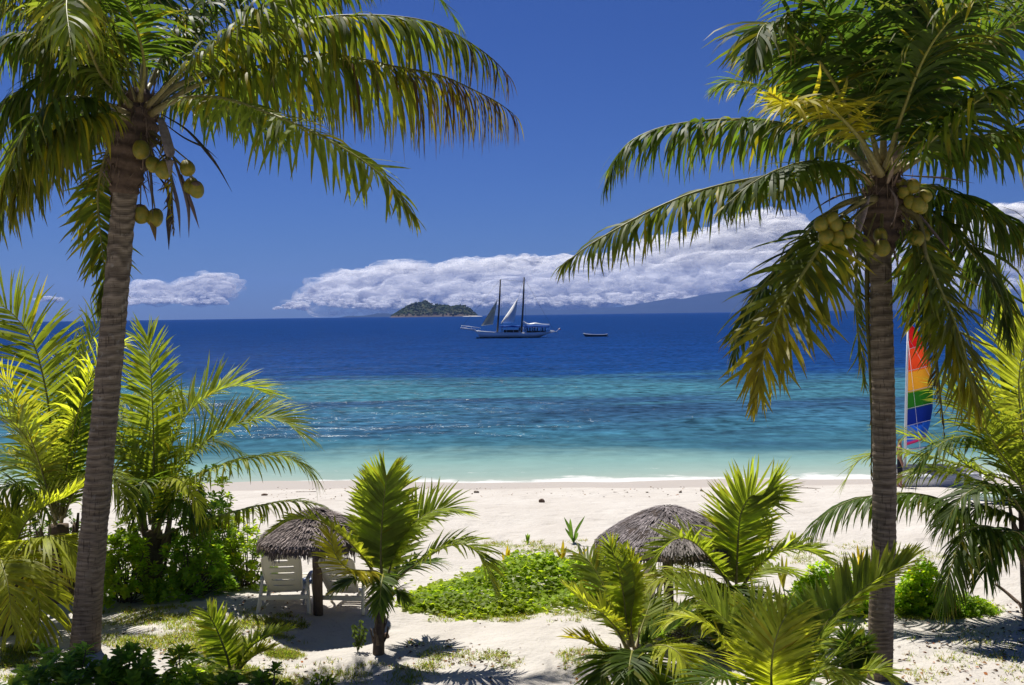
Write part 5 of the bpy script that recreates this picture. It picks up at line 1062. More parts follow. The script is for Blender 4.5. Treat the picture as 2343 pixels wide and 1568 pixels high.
seedling((1756, 1252), 'slender yellow green seedling beside the tall bent tipped frond', [[(1754, 1215), (1752, 1178)], [(1760, 1220), (1768, 1190)], [(1750, 1225), (1744, 1196)], [(1758, 1215), (1760, 1185)]], (.2, .22, .03), wpx=9)
seedling((1964, 1298), 'yellow seedling just left of the right palm trunk', [[(1964, 1275), (1960, 1244)], [(1970, 1280), (1976, 1258)], [(1956, 1280), (1948, 1262)]], YELL, wpx=8)
seedling((1792, 1350), 'tall yellow green seedling before the round bush', [[(1790, 1310), (1788, 1268)], [(1796, 1312), (1800, 1272)], [(1784, 1320), (1776, 1288)], [(1794, 1322), (1806, 1296)]], (.2, .2, .03), wpx=8)

def weed(base, label):
    B = ground(*base); d = depth(B); r = np.random.default_rng(9); root = empty('weed', B, label, 'plant')
    mb = MB(); P = []; D = []
    for dx, top in ((-6, 1428), (4, 1418), (12, 1436)):
        c, _ = spline(np.array([B, pt(base[0] + dx, 1460, d), pt(base[0] + dx * 1.4, top, d)]), 12); mb.tube(c, np.linspace(.008, .003, 12), 5, np.array([.12, .12, .05]))
        for q in range(3, 12):
            for s in (-1, 1):
                P.append(c[q]); D.append([s * r.uniform(.4, 1), r.normal(0, .5), -.9 + r.normal(0, .2)])
    P = np.array(P); D = np.array(D); V, f3, f4, cc = leaves(P, D, np.tile([[0, -1, .4]], (len(P), 1)), r.uniform(.06, .1, len(P)), .42, np.array([[.05, .075, .02]]) * r.uniform(.7, 1.3, (len(P), 1)), 9)
    obj('foliage', rawmesh('foliage', V - B, [f3, f4], M_LEAF, cc), root); mb.build('stem', M_DRY, root, B, col=True)
weed((818, 1492), 'upright weed with drooping dark leaves left of the middle palm stem')

# ------------------------------------------------------------------ thatched umbrellas
def umbrella(base, label, toppx, wpx, eavepx, seed, dome):
    B = ground(*base); d = depth(B); r = np.random.default_rng(seed); root = empty('thatched_umbrella', B, label, 'beach umbrella', 'thatched beach umbrellas')
    W = pxm(wpx, d) / 2
    Ht = H - (toppx - (720.5 - .0135 * (base[0] - CX))) * d / FPX - B[2]
    dn = d - W * .9; He = H - (eavepx - (720.5 - .0135 * (base[0] - CX))) * dn / FPX - B[2]
    def prof(u):          # height along the slope, u 0 (peak) .. 1 (eave)
        return Ht - (Ht - He) * (u ** 1.55 if dome else u ** 1.25)
    mb = MB(); nu, na = 22, 72; a = np.arange(na) / na * 6.2832; V = []; cs = []
    for i in range(nu):
        u = max(.004, i / (nu - 1)); wob = 1 + .03 * vnoise(np.stack([np.cos(a) * 2, np.sin(a) * 2, np.full(na, u * 3)], -1)) * (u > .1)
        V.append(np.stack([B[0] + W * u * np.cos(a) * wob, B[1] + W * u * np.sin(a) * wob, B[2] + prof(u) + .03 * vnoise(np.stack([np.cos(a) * 5 * u, np.sin(a) * 5 * u, 0 * a + seed], -1))], -1))
    V.append(np.stack([B[0] + W * .93 * np.cos(a), B[1] + W * .93 * np.sin(a), np.full(na, B[2] + prof(1) - .10)], -1)); V.append(np.stack([B[0] + .02 * np.cos(a), B[1] + .02 * np.sin(a), np.full(na, B[2] + Ht - .14)], -1))
    V = np.vstack(V); q = nu + 2; i = (np.arange(q - 1)[:, None] * na + np.arange(na)[None]).ravel(); j = (np.arange(q - 1)[:, None] * na + (np.arange(na)[None] + 1) % na).ravel()
    mb.add(V, [np.stack([i, i + na, j + na, j], 1)], np.array([.085, .068, .06]))
    n = 5200                                       # straw laid in courses down the slope
    u0 = np.sqrt(r.random(n)) * .97; u0 = np.round(u0 * 11) / 11 + r.normal(0, .02, n); u0 = np.clip(u0, .01, .97); an = r.uniform(0, 6.28, n)
    ln = r.uniform(.10, .24, n); u1 = np.clip(u0 + ln / (W * 1.15), 0, 1.07); lift0 = r.uniform(.0, .02, n); lift1 = r.uniform(.012, .04, n) if dome else r.uniform(.02, .075, n); dw = r.uniform(.007, .016, n); tw = r.normal(0, .05, n)
    def P(u, an, lf):
        uu = np.minimum(u, 1); z = prof(np.maximum(uu, 0)) - np.maximum(u - 1, 0) * W * 2.4
        return np.stack([B[0] + W * np.minimum(u, 1.02) * np.cos(an), B[1] + W * np.minimum(u, 1.02) * np.sin(an), B[2] + z + lf], -1)
    e = np.stack([-np.sin(an), np.cos(an), 0 * an], -1) * dw[:, None]
    p0 = P(u0, an, lift0); p1 = P(u1, an + tw * .4 / np.maximum(u1, .2), lift1)
    VV = np.stack([p0 - e, p0 + e, p1 + e * .6, p1 - e * .6], 1).reshape(-1, 3)
    c = np.array([[.21, .185, .185]] if dome else [[.19, .16, .15]]) * r.uniform(.45, 1.6, (n, 1)) * (1 + .45 * vnoise(np.stack([np.cos(an) * 6 * u0, np.sin(an) * 6 * u0, u0 * 9 + seed], -1))[:, None])
    mb.add(VV, [np.arange(n * 4).reshape(-1, 4)], np.repeat(c, 4, 0))
    n = 900; an = r.uniform(0, 6.28, n); dw = r.uniform(.008, .018, n); e = np.stack([-np.sin(an), np.cos(an), 0 * an], -1) * dw[:, None]   # hanging fringe
    p0 = P(np.full(n, .99), an, r.uniform(-.02, .02, n)); p1 = p0 + np.stack([.05 * np.cos(an), .05 * np.sin(an), -r.uniform(.05, .13 if dome else .2, n) * (1 + .5 * np.sin(an * 9 + seed))], -1)
    c = np.array([[.15, .115, .095]]) * r.uniform(.4, 1.4, (n, 1)); mb.add(np.stack([p0 - e, p0 + e, p1 + e * .4, p1 - e * .4], 1).reshape(-1, 3), [np.arange(n * 4).reshape(-1, 4)], np.repeat(c, 4, 0))
    mb.build('roof', M_STRAW, root, B, col=True)
    mb = MB(); mb.tube(np.array([B + [0, 0, -.2], B + [0, 0, Ht * .5], B + [0, 0, Ht - .15]]), [.095, .09, .08], 12); mb.build('post', M_POST, root, B)
    for k in range(4):
        a0 = k * math.pi / 2; o = np.array([math.cos(a0), math.sin(a0), 0]); z0 = He - .34
        mb = MB(); mb.tube(np.array([B + o * .06 + [0, 0, z0], B + o * .5 + [0, 0, He + .05]]), .042, 8); mb.build('brace', M_POST, root, B)
    return B, d
UB, UD = umbrella((728, 1408), 'grey thatched umbrella at the left above two cream loungers', 1161, 262, 1256, 71, False)
U2, U2D = umbrella((1530, 1420), 'grey domed thatched umbrella at the right behind young palm fronds', 1156, 330, 1272, 72, True)

# ------------------------------------------------------------------ loungers
def make_lounger(loc, rz, label, s=1.0):
    root = empty('sun_lounger', loc, label, 'sun lounger', 'plastic sun loungers'); root.rotation_euler = (0, 0, rz); root.scale = (s, s, s)
    def panel(name, W, Lh, frm, slots, curve, roundtop):
        nx, nz = 28, 44; mb = MB(); xs = np.linspace(-1, 1, nx + 1); zs = np.linspace(0, 1, nz + 1); V = np.zeros((2, nz + 1, nx + 1, 3))
        for side, th in ((0, 0), (1, -.022)):
            for j, z in enumerate(zs):
                wf = W * (.86 + .14 * min(1, z * 1.6)) if roundtop else W
                if roundtop and z > .86: wf *= math.sqrt(max(0, 1 - ((z - .86) / .14) ** 2.6 * .42))
                top = .045 * (1 - (xs ** 2)) * (1 if roundtop else 0) * max(0, (z - .8) / .2)
                off = curve * (math.sin(z * math.pi)) + .035 * xs ** 4
                V[side, j] = frm(xs * wf / 2, z * Lh + top, off + th + 0 * xs)
        idx = np.arange((nz + 1) * (nx + 1)).reshape(nz + 1, nx + 1); n0 = (nz + 1) * (nx + 1)
        hole = np.zeros((nz, nx), bool)
        for (z0, z1, x0, x1) in slots:
            for j in range(nz):
                for i in range(nx):
                    zc = (j + .5) / nz; xc = (xs[i] + xs[i + 1]) / 2
                    if z0 < zc < z1 and x0 < xc < x1: hole[j, i] = True
        Fq = []
        for j in range(nz):
            for i in range(nx):
                if hole[j, i]: continue
                a, b, c, d_ = idx[j, i], idx[j, i + 1], idx[j + 1, i + 1], idx[j + 1, i]
                Fq.append((a, b, c, d_)); Fq.append((a + n0, d_ + n0, c + n0, b + n0))
                for (dj, di, p, q) in ((-1, 0, a, b), (1, 0, c, d_), (0, -1, d_, a), (0, 1, b, c)):
                    jj, ii = j + dj, i + di
                    if jj < 0 or ii < 0 or jj >= nz or ii >= nx or hole[jj, ii]: Fq.append((q, p, p + n0, q + n0))
        mb.add(V.reshape(-1, 3), [np.array(Fq)])
        # raised rim
        rim = [V[1, j, 0] for j in range(0, nz + 1, 2)] + [V[1, nz, i] for i in range(1, nx)] + [V[1, j, nx] for j in range(nz, -1, -2)]
        mb.tube(np.array(rim), .02, 7)
        return mb.build(name, M_PLASTIC, root, smooth=False)
    ca, sa = math.cos(math.radians(58)), math.sin(math.radians(58))
    panel('backrest', .66, .86, lambda x, z, o: np.stack([x, -.12 - z * ca + o * sa, .34 + z * sa + o * ca], -1), [(z, z + .045, -.62, .62) for z in (.20, .38, .56, .73, .84)][:4] + [(.87, .90, -.35, .35)], -.05, True)
    panel('seat', .64, 1.3, lambda x, z, o: np.stack([x, -.08 + z, .33 + o + 0 * x], -1), [(z, z + .03, -.7, .7) for z in np.arange(.08, .95, .11)], .0, False)
    for s_ in (-1, 1):
        mb = MB(); c, _ = spline(np.array([[s_ * .40, -.22, .56], [s_ * .41, .0, .60], [s_ * .41, .25, .585], [s_ * .40, .42, .53]]), 12); mb.tube(c, .042, 8, flat=.5); mb.build('armrest', M_PLASTIC, root)
        for pts, R in (([[s_ * .40, -.18, .57], [s_ * .415, -.26, .32], [s_ * .45, -.40, .0]], [.036, .045, .05]), ([[s_ * .40, .34, .55], [s_ * .40, .40, .3], [s_ * .42, .46, .0]], [.03, .036, .04]), ([[s_ * .33, 1.05, .32], [s_ * .34, 1.1, .16], [s_ * .35, 1.14, .0]], [.03, .036, .04])):
            mb = MB(); c, _ = spline(np.array(pts), 8); mb.tube(c, np.interp(np.linspace(0, 1, 8), [0, .5, 1], R), 8, flat=.75); mb.build('leg', M_PLASTIC, root)
    mb = MB(); mb.box((-.42, -.33, .235), (.42, -.27, .315)); mb.box((-.33, -.2, .27), (-.27, 1.12, .325)); mb.box((.27, -.2, .27), (.33, 1.12, .325)); mb.build('frame', M_PLASTIC, root, smooth=False, bevel=.012)
    mb = MB(); mb.tube(np.array([[-.2, -.1, .32], [-.2, -.33, .6]]), .018, 6); mb.tube(np.array([[.2, -.1, .32], [.2, -.33, .6]]), .018, 6); mb.build('prop', M_PLASTIC, root)
    return root
g1 = ground(648, 1404); make_lounger(g1 + [0, .35, 0], .04, 'cream plastic lounger left of the left umbrella post', 1.06)
g2 = ground(784, 1404); make_lounger(g2 + [0, .35, 0], -.14, 'cream plastic lounger right of the left umbrella post behind yellow frond', 1.02)
g3 = ground(1460, 1428); make_lounger(g3 + [0, .3, 0], -.10, 'cream plastic lounger under the right umbrella half hidden by palm fronds', 1.06)

def side_table():
    g = ground(704, 1398) + np.array([0, .45, 0]); g[2] = float(hgt(g[0], g[1])); root = empty('side_table', g, 'small grey blue plastic side table between the left lounger and the umbrella post', 'table')
    mb = MB(); n = 24; a = np.arange(n) / n * 6.2832
    for z, R in ((.46, .02), (.475, .22), (.45, .235), (.435, .21), (.44, .02)):
        mb.v.append(np.stack([R * np.cos(a), R * np.sin(a), np.full(n, z)], -1)); mb.c.append(np.ones((n, 3)))
    i = (np.arange(4)[:, None] * n + np.arange(n)[None]).ravel(); j = (np.arange(4)[:, None] * n + (np.arange(n)[None] + 1) % n).ravel(); mb.f4.append(np.stack([i, i + n, j + n, j], 1)); mb.n = 5 * n
    mb.build('table_top', M_BLUEPL, root)
    for k in range(4):
        a0 = k * math.pi / 2 + .78; o = np.array([math.cos(a0), math.sin(a0), 0]); mb = MB(); mb.tube(np.array([o * .13 + [0, 0, .44], o * .17 + [0, 0, .22], o * .2]), [.02, .017, .018], 7); mb.build('leg', M_BLUEPL, root)
side_table()

# ------------------------------------------------------------------ things lying on the beach
def rock(base, label, wpx, hpx, seed, m=M_STONE, name='stone', cat='stone'):
    g = ground(*base); d = depth(g); r = pxm(wpx, d) / 2; hz = pxm(hpx, d)
    v = _IV[:]; import bmesh
    bm = bmesh.new(); bmesh.ops.create_icosphere(bm, subdivisions=3, radius=1); v = np.array([x.co[:] for x in bm.verts]); ff = np.array([[q.index for q in x.verts] for x in bm.faces]); bm.free()
    s = 1 + .35 * fbm(v * 1.3 + seed, 3); v = v * s[:, None] * np.array([r, r * .8, hz * .75]); v[:, 2] += hz * .2
    return tag(obj(name, rawmesh(name, v, [ff], m), None, g), label, cat)
rock((1240, 1150), 'brown coconut husk lying alone on the open sand', 13, 9, 1, M_DRIFT, 'coconut_husk', 'coconut husk')
rock((1090, 1128), 'dark stone near the tide line left of the coconut husk', 11, 5, 2)
rock((1786, 1125), 'flat dark stone near the tide line right of the tall bent frond', 11, 5, 3)
rock((1648, 1127), 'small dark stone on the tide line behind the tall bent frond', 7, 4, 4)
rock((1556, 1128), 'little stone with weed on the tide line above the right umbrella', 8, 5, 5)
rock((1604, 1124), 'tiny dark stone at the tide line right of the weedy stone', 6, 4, 6)
rock((606, 1134), 'dark drift lump on the sand by the left palm fronds', 14, 5, 7, M_DRIFT, 'driftwood', 'driftwood')
rock((1480, 1128), 'tiny dark stone at the tide line left of the weedy stone', 6, 3, 8)
rock((884, 1446 + 13), 'coconut husk leaning on the middle palm stem', 12, 14, 9, M_DRIFT, 'coconut_husk', 'coconut husk')
rock((1402, 1532), 'dark coconut husk on the sand by the low bushy palm', 30, 18, 10, M_DRIFT, 'coconut_husk', 'coconut husk')
def branch():
    g = ground(2352, 1404); d = depth(g); mb = MB()
    P = np.array([pt(2276, 1336, d + .4), pt(2300, 1354, d + .3), pt(2330, 1380, d + .1), g + [.05, 0, .03], g + [.5, -.2, .03]]); c, _ = spline(P, 20); mb.tube(c, np.linspace(.026, .05, 20), 8)
    c, _ = spline(np.array([pt(2325, 1376, d + .15), pt(2333, 1390, d), pt(2338, 1408, d)]), 8); mb.tube(c, np.linspace(.016, .006, 8), 6)
    o = mb.build('driftwood', M_DRIFT, None, g, g); tag(o, 'bare dark driftwood branch sticking up at the right edge', 'driftwood')
branch()
def twig(base, label, L_, seed):
    g = ground(*base); r = np.random.default_rng(seed); a = r.uniform(-.4, .4); mb = MB(); e = np.array([math.cos(a), math.sin(a), 0])
    c, _ = spline(np.array([g - e * L_ / 2 + [0, 0, .01], g + [0, 0, .03] + r.normal(0, .02, 3), g + e * L_ / 2 + [0, 0, .012]]), 10); mb.tube(c, .012, 6)
    tag(mb.build('twig', M_DRIFT, None, g, g), label, 'twig')
twig((700, 1126), 'thin twig on the tide line above the left umbrella', .7, 1)
twig((1420, 1127), 'thin twig on the tide line left of the right umbrella', .5, 2)
twig((1850, 1118), 'thin twig on the tide line left of the right palm trunk', .8, 3)

# ------------------------------------------------------------------ people
def body_mesh(pose, mats, name='person'):
    """one continuous skinned figure, 1.72 m; pose 'stand' or 'sit'"""
    V = [(0, 0, .93), (0, 0, 1.12), (0, .01, 1.32), (0, 0, 1.46), (0, 0, 1.56), (0, -.015, 1.66), (0, 0, 1.72)]; R = [.135, .12, .15, .075, .055, .088, .06]; E = [(0, 1), (1, 2), (2, 3), (3, 4), (4, 5), (5, 6)]
    def add(p, r, par): V.append(p); R.append(r); E.append((par, len(V) - 1)); return len(V) - 1
    for s in (-1, 1):
        a = add((s * .17, 0, 1.41), .06, 3); b = add((s * .25, .02, 1.14), .045, a); c = add((s * .27, -.06, .90), .035, b)
        h = add((s * .275, -.09, .82), .032, c)
        for k in range(4): add((s * (.262 + .012 * k), -.11 + .008 * k, .735 + .006 * abs(k - 1)), .0095, h)
        add((s * .245, -.125, .79), .011, c)
        if pose == 'stand': a = add((s * .09, 0, .84), .095, 0); b = add((s * .11, -.01 - .03 * s, .48), .06, a); c = add((s * .12, .02 - .05 * s, .09), .04, b); add((s * .13, -.13 - .05 * s, .035), .035, c)
        else: a = add((s * .09, -.05, .90), .095, 0); b = add((s * .12, -.42, .92), .06, a); c = add((s * .12, -.45, .52), .045, b); add((s * .13, -.58, .47), .035, c)
    me = bpy.data.meshes.new(name); me.from_pydata(V, E, []); o = bpy.data.objects.new(name, me); COL.objects.link(o)
    o.modifiers.new('skin', 'SKIN').use_smooth_shade = True; ly = me.skin_vertices[0] if me.skin_vertices else None
    for i, q in enumerate(ly.data): q.radius = (R[i], R[i] * (.75 if i in (0, 1, 2) else 1)); q.use_root = (i == 0)
    sb = o.modifiers.new('sub', 'SUBSURF'); sb.levels = 2; sb.render_levels = 2
    dg = bpy.context.evaluated_depsgraph_get(); dg.update(); m2 = bpy.data.meshes.new_from_object(o.evaluated_get(dg)); bpy.data.objects.remove(o)
    m2.name = name; m2.materials.clear()
    for m in mats: m2.materials.append(m)
    for p in m2.polygons:
        z = p.center.z; x = abs(p.center.x); y = p.center.y
        k = 0
        if len(mats) > 1:
            if .50 < z < 1.0 and x < .21 and (pose == 'stand' or y > -.4): k = 1
            elif len(mats) > 3 and .98 <= z < 1.45 and x < .24: k = 3
            elif z > 1.685 or (z > 1.6 and y > .03): k = 2
        p.material_index = k; p.use_smooth = True
    return m2
def man_by_cat():
    g = ground(2058, 1116); me = body_mesh('stand', [M_SKIN, M_SHORTS, M_HAIR])
    o = tag(obj('person', me, None, g), 'bare chested person in dark shorts standing beside the beached catamaran', 'person'); o.rotation_euler = (0, 0, 1.2)
man_by_cat()

# ------------------------------------------------------------------ catamaran with the rainbow sail
def rainbow():
    m, nt, out = newmat('rainbow_sailcloth')
    p = N(nt, 'BsdfPrincipled', i_Roughness=.7); p.inputs['Specular IOR Level'].default_value = .15
    a = N(nt, 'Attribute', attribute_name='leafcol'); L(nt, a.outputs[0], p.inputs['Base Color'])
    t = N(nt, 'BsdfTranslucent'); L(nt, a.outputs[0], t.inputs[0]); ms = N(nt, 'MixShader'); ms.inputs[0].default_value = .6
    L(nt, p.outputs[0], ms.inputs[1]); L(nt, t.outputs[0], ms.inputs[2]); L(nt, ms.outputs[0], out.inputs[0]); return m
def catamaran():
    g = ground(2085, 1108); d = depth(g); root = empty('catamaran', g, 'beached white catamaran with rainbow striped sail behind the right palm', 'sailboat')
    def Q(x, y, dz=0): return pt(x, y, d + dz)
    mb = MB(); mb.tube(np.array([Q(2069, 1090), Q(2071, 1000), Q(2074, 860), Q(2077, 738)]), [.05, .05, .045, .035], 10); mb.build('mast', M_ALU, root, g)
    # sail: rows from head to foot, luff x .. leech x
    rows = [(742, 2077, 2083), (762, 2077, 2100), (800, 2076, 2117), (850, 2075, 2129), (900, 2074, 2134), (950, 2073, 2133), (985, 2072.5, 2127), (1005, 2072, 2121), (1020, 2072, 2116)]
    ys = np.array([q[0] for q in rows], float); n = 60; m = 14; yy = np.linspace(742, 1020, n)
    bands = [(742, (.75, .05, .05)), (800, (.85, .20, .07)), (850, (.85, .55, .09)), (897, (.07, .32, .05)), (936, (.03, .09, .42)), (975, (.06, .28, .75)), (1011, (.78, .12, .32))]
    V = np.zeros((n, m, 3)); C = np.zeros((n, m, 3))
    for i, y in enumerate(yy):
        a = np.interp(y, ys, [q[1] for q in rows]); b = np.interp(y, ys, [q[2] for q in rows])
        for k in range(m):
            u = k / (m - 1); x = a + (b - a) * u; yb = y - u * 14 * min(1, (y - 742) / 120) + 0 
            V[i, k] = Q(x, yb, .35 * math.sin(u * math.pi) * min(1, (y - 742) / 100) + u * .3)
            yc = y - 3 * math.sin(u * math.pi); c = bands[0][1]
            for y0, cc in bands:
                if yc >= y0 + 10 * (1 - u) * 0: c = cc
            C[i, k] = c
    i = (np.arange(n - 1)[:, None] * m + np.arange(m - 1)[None]).ravel()
    me = rawmesh('sail', V.reshape(-1, 3) - g, [np.stack([i, i + 1, i + 1 + m, i + m], 1)], rainbow(), C.reshape(-1, 3)); o = obj('sail', me, root); so = o.modifiers.new('cloth', 'SOLIDIFY'); so.thickness = .006
    for y in (800, 850, 897, 936, 975):
        a = np.interp(y, ys, [q[1] for q in rows]); b = np.interp(y, ys, [q[2] for q in rows]); mb = MB(); mb.tube(np.array([Q(a, y, -.03), Q((a + b) / 2, y - 7, .30), Q(b, y - 14, .27)]), .012, 5); mb.build('batten', M_ALU, o, g)
    mb = MB(); mb.tube(np.array([Q(2071, 1030, 0), Q(2125, 1022, .3)]), .035, 8); mb.build('boom', M_ALU, root, g)
    for dz in (-.9, 1.1):
        mb = MB(); n = 22; k = 14; xs = np.linspace(2040, 2245, n); a = np.arange(k) / k * 6.2832; V = []
        for q, x in enumerate(xs):
            t = q / (n - 1); w = .19 * (math.sin(min(1, t * 1.05 + .03) * math.pi) ** .55) * 1 if 0 < t < 1 else .02; w = max(.03, w if t < .5 else .19 * (1 - ((t - .5) * 2) ** 2.5)); hh = .26
            c = Q(x, 1102 + .0135 * 0, dz); c[2] = g[2] + .27 + .10 * max(0, t - .6) ** 1.2
            V.append(np.stack([np.full(k, c[0]), c[1] + w * np.cos(a), c[2] + hh * np.sin(a) * np.where(np.sin(a) < 0, 1.0, .92) * (1 - .25 * max(0, t - .7))], -1))
        V = np.vstack(V); i = (np.arange(n - 1)[:, None] * k + np.arange(k)[None]).ravel(); j = (np.arange(n - 1)[:, None] * k + (np.arange(k)[None] + 1) % k).ravel()
        mb.add(V, [np.stack([i, j, j + k, i + k], 1)]); mb.add(np.array([V[:k].mean(0), V[-k:].mean(0)]), [])
        h_ = mb.build('hull', M_WHITE, root, g)
        if dz < 0:           # small grey lettering on the near hull, too small to read in the photo
            mb = MB(); x0 = Q(2100, 1085, dz); rr = random.Random(4)
            for q in range(9):
                w = rr.uniform(.03, .055); x = x0[0] + q * .062; y = x0[1] - .197; z = g[2] + .36
                mb.box((x, y, z), (x + w * .35, y + .01, z + .05)); mb.box((x, y, z + (.036 if q % 2 else 0)), (x + w, y + .01, z + (.05 if q % 2 else .014)))
            mb.build('lettering', simple('grey_lettering', (.25, .27, .3), None, 3, .6, .2), h_, g, smooth=False)
    c0 = Q(2075, 1075, -.9); c1 = Q(2150, 1075, 1.1)
    mb = MB(); mb.box((c0[0], c0[1] + .1, g[2] + .55), (c1[0] + .2, c1[1] - .1, g[2] + .575)); mb.build('trampoline', M_DARK, root, g, smooth=False)
    for x in (2075, 2160):
        mb = MB(); mb.tube(np.array([Q(x, 1075, -1.0) * [1, 1, 0] + [0, 0, g[2] + .52], Q(x, 1075, 1.2) * [1, 1, 0] + [0, 0, g[2] + .52]]), .04, 8); mb.build('crossbeam', M_ALU, root, g)
    for x, dz in ((2245, 0), (2110, -1.0), (2110, 1.2)):
        mb = MB(); e = Q(x, 1080, dz); e[2] = g[2] + .5; mb.tube(np.array([Q(2076, 770), e]), .006, 4); mb.build('wire_stay', M_ALU, root, g)
catamaran()
def kayak():
    g = ground(2302, 1152); d = depth(g); mb = MB(); n = 18; k = 12; a = np.arange(k) / k * 6.2832; V = []
    for q in range(n):
        t = q / (n - 1); w = max(.015, .36 * math.sin(t * math.pi) ** .7); V.append(np.stack([np.full(k, g[0] - 1.2 + 3 * t), g[1] + w * np.cos(a), g[2] + .17 + .16 * np.sin(a) * (.5 + .5 * math.sin(t * math.pi)) + .12 * abs(t - .5) ** 2 * 4 * .4], -1))
    V = np.vstack(V); i = (np.arange(n - 1)[:, None] * k + np.arange(k)[None]).ravel(); j = (np.arange(n - 1)[:, None] * k + (np.arange(k)[None] + 1) % k).ravel(); f = np.stack([i, j, j + k, i + k], 1); mb.add(V, [f])
    root = empty('kayak', g, 'pale kayak with blue underside half hidden by fronds at the right edge', 'kayak')
    mb.m4 = [1 if (np.sin(a[ii % k]) < -.05) else 0 for ii in i]; mb.build('hull', [simple('pale_green_gelcoat', (.55, .72, .62), None, 2, .35, .4), simple('blue_gelcoat', (.05, .13, .35), None, 2, .35, .4)], root, g)
    mb = MB(); mb.tube(np.array([[g[0] + .32 + .3 * math.cos(q) , g[1] + .2 * math.sin(q), g[2] + .33] for q in np.linspace(0, 6.2832, 25)]), .02, 6); mb.build('cockpit_rim', M_DARK, root, g)
kayak()

# ------------------------------------------------------------------ the two-masted ship and its dinghy
def ship():
    c = sea(1172, 773.5); d = depth(c); root = empty('sailing_ship', c, 'white two masted sailing ship with blue awnings and two small sails set', 'ship')
    def Q(x, y, dz=0.): return pt(x, y, d + dz)
    n, k = 40, 11; mb = MB(); V = []
    for q in range(n):                         # hull sections, bow at the left
        t = q / (n - 1); xt = np.interp(t, [0, 1], [1083, 1273]); xw = np.interp(t, [0, 1], [1092, 1250])
        yd = np.interp(t, [0, .1, .3, .7, 1], [757.5, 759.5, 762, 762.5, 759.5]); bw = 2.5 * max(.03, math.sin(min(1, t * .93 + .02) ** .75 * math.pi) ** .75 if t < .55 else max(.38, 1 - ((t - .5) * 1.5) ** 2.2))
        yk = np.interp(t, [0, .05, .8, .92, 1], [764, 776, 776, 771, 764])
        for j in range(k):
            u = j / (k - 1) * 2 - 1; v = abs(u)                # -1 near deck edge .. 0 keel .. 1 far deck edge
            h_ = v ** 1.3; x = xw + (xt - xw) * h_; y = yk + (yd - yk) * h_; V.append(Q(x, y, math.copysign(bw * min(1, v * 1.5) ** .6, u) if u else 0))
    V = np.array(V); i = (np.arange(n - 1)[:, None] * k + np.arange(k - 1)[None]).ravel(); mb.add(V, [np.stack([i, i + 1, i + 1 + k, i + k], 1)])
    s = np.arange(n) * k; dk = np.stack([s[:-1], s[1:], s[1:] + k - 1, s[:-1] + k - 1], 1); mb.f4.append(dk); mb.m4 += [0] * len(dk)
    tr = np.arange(k - 1) + (n - 1) * k; mb.build('hull', simple('pale_blue_white_paint', (.90, .92, .93), (.86, .89, .92), .3, .35, .4), root, c)
    mb = MB(); P0 = [Q(1090 + 160 * t, 773.6, -2.0 * math.sin(math.pi * min(1, .08 + t * .84)) - .25) for t in np.linspace(0, 1, 20)]; mb.tube(np.array(P0), .22, 6); mb.build('boot_stripe', M_DARK, root, c)
    mb = MB(); P0 = [Q(np.interp(t, [0, 1], [1084, 1270]), np.interp(t, [0, .1, .3, .7, 1], [757.2, 759, 761.5, 762, 759]), -2.4 * max(.05, math.sin(min(1, t * .9 + .02) ** .75 * math.pi) ** .7 if t < .55 else .75) - .1) for t in np.linspace(0, 1, 30)]; mb.tube(np.array(P0), .13, 6); mb.build('gunwale', M_WHITE, root, c)
    for a, b in (((1137.4, 762), (1144.5, 639.6)), ((1192.5, 762), (1198.8, 634.6))):
        mb = MB(); mb.tube(np.array([Q(*a), Q((a[0] + b[0]) / 2 + .8, (a[1] + b[1]) / 2), Q(*b)]), [.3, .27, .2], 10); mt = mb.build('mast', M_MAST, root, c)
        mb = MB(); e = np.array([(b[0] - a[0]) * .62 + a[0], (b[1] - a[1]) * .62 + a[1]]); mb.tube(np.array([Q(e[0] - 3, e[1] + 1, -1.3), Q(e[0] + 3, e[1], 1.3)]), .08, 6); mb.build('spreader', M_MAST, mt, c)
    def tri(name, p, m, belly):
        n = 14; V = []; idx = {}; 
        for i_ in range(n + 1):
            for j_ in range(n + 1 - i_):
                a, b = i_ / n, j_ / n; w = 1 - a - b; x = p[0][0] * w + p[1][0] * a + p[2][0] * b; y = p[0][1] * w + p[1][1] * a + p[2][1] * b
                idx[i_, j_] = len(V); V.append(Q(x + 1.5 * a * w * 4 * .4, y, belly * 27 * a * b * w + belly * 1.2 * a * w + (b - .3) * 1.5))
        Fq = []
        for i_ in range(n):
            for j_ in range(n - i_):
                Fq.append((idx[i_, j_], idx[i_ + 1, j_], idx[i_, j_ + 1]))
                if j_ < n - i_ - 1: Fq.append((idx[i_ + 1, j_], idx[i_ + 1, j_ + 1], idx[i_, j_ + 1]))
        o = obj(name, rawmesh(name, np.array(V) - c, [np.array(Fq)], m), root); q = o.modifiers.new('cloth', 'SOLIDIFY'); q.thickness = .05
        return o
    tri('foresail', [(1138.2, 684), (1127, 742.5), (1100.5, 746)], M_SAILY, 1.4)['label'] = 'greyish yellow foresail'
    tri('staysail', [(1184, 683), (1175.5, 738.5), (1145, 740.5)], M_SAILW, -1.2)['label'] = 'white staysail'
    mb = MB(); P0, _ = spline(np.array([Q(1195, 735), Q(1200, 740), Q(1209, 744.6), Q(1228, 744), Q(1257, 743.6)]), 20); mb.tube(P0, np.interp(np.linspace(0, 1, 20), [0, .2, .5, .75, 1], [.25, .5, .75, .3, .2]), 9); mb.build('furled_sail', M_WHITE, root, c)
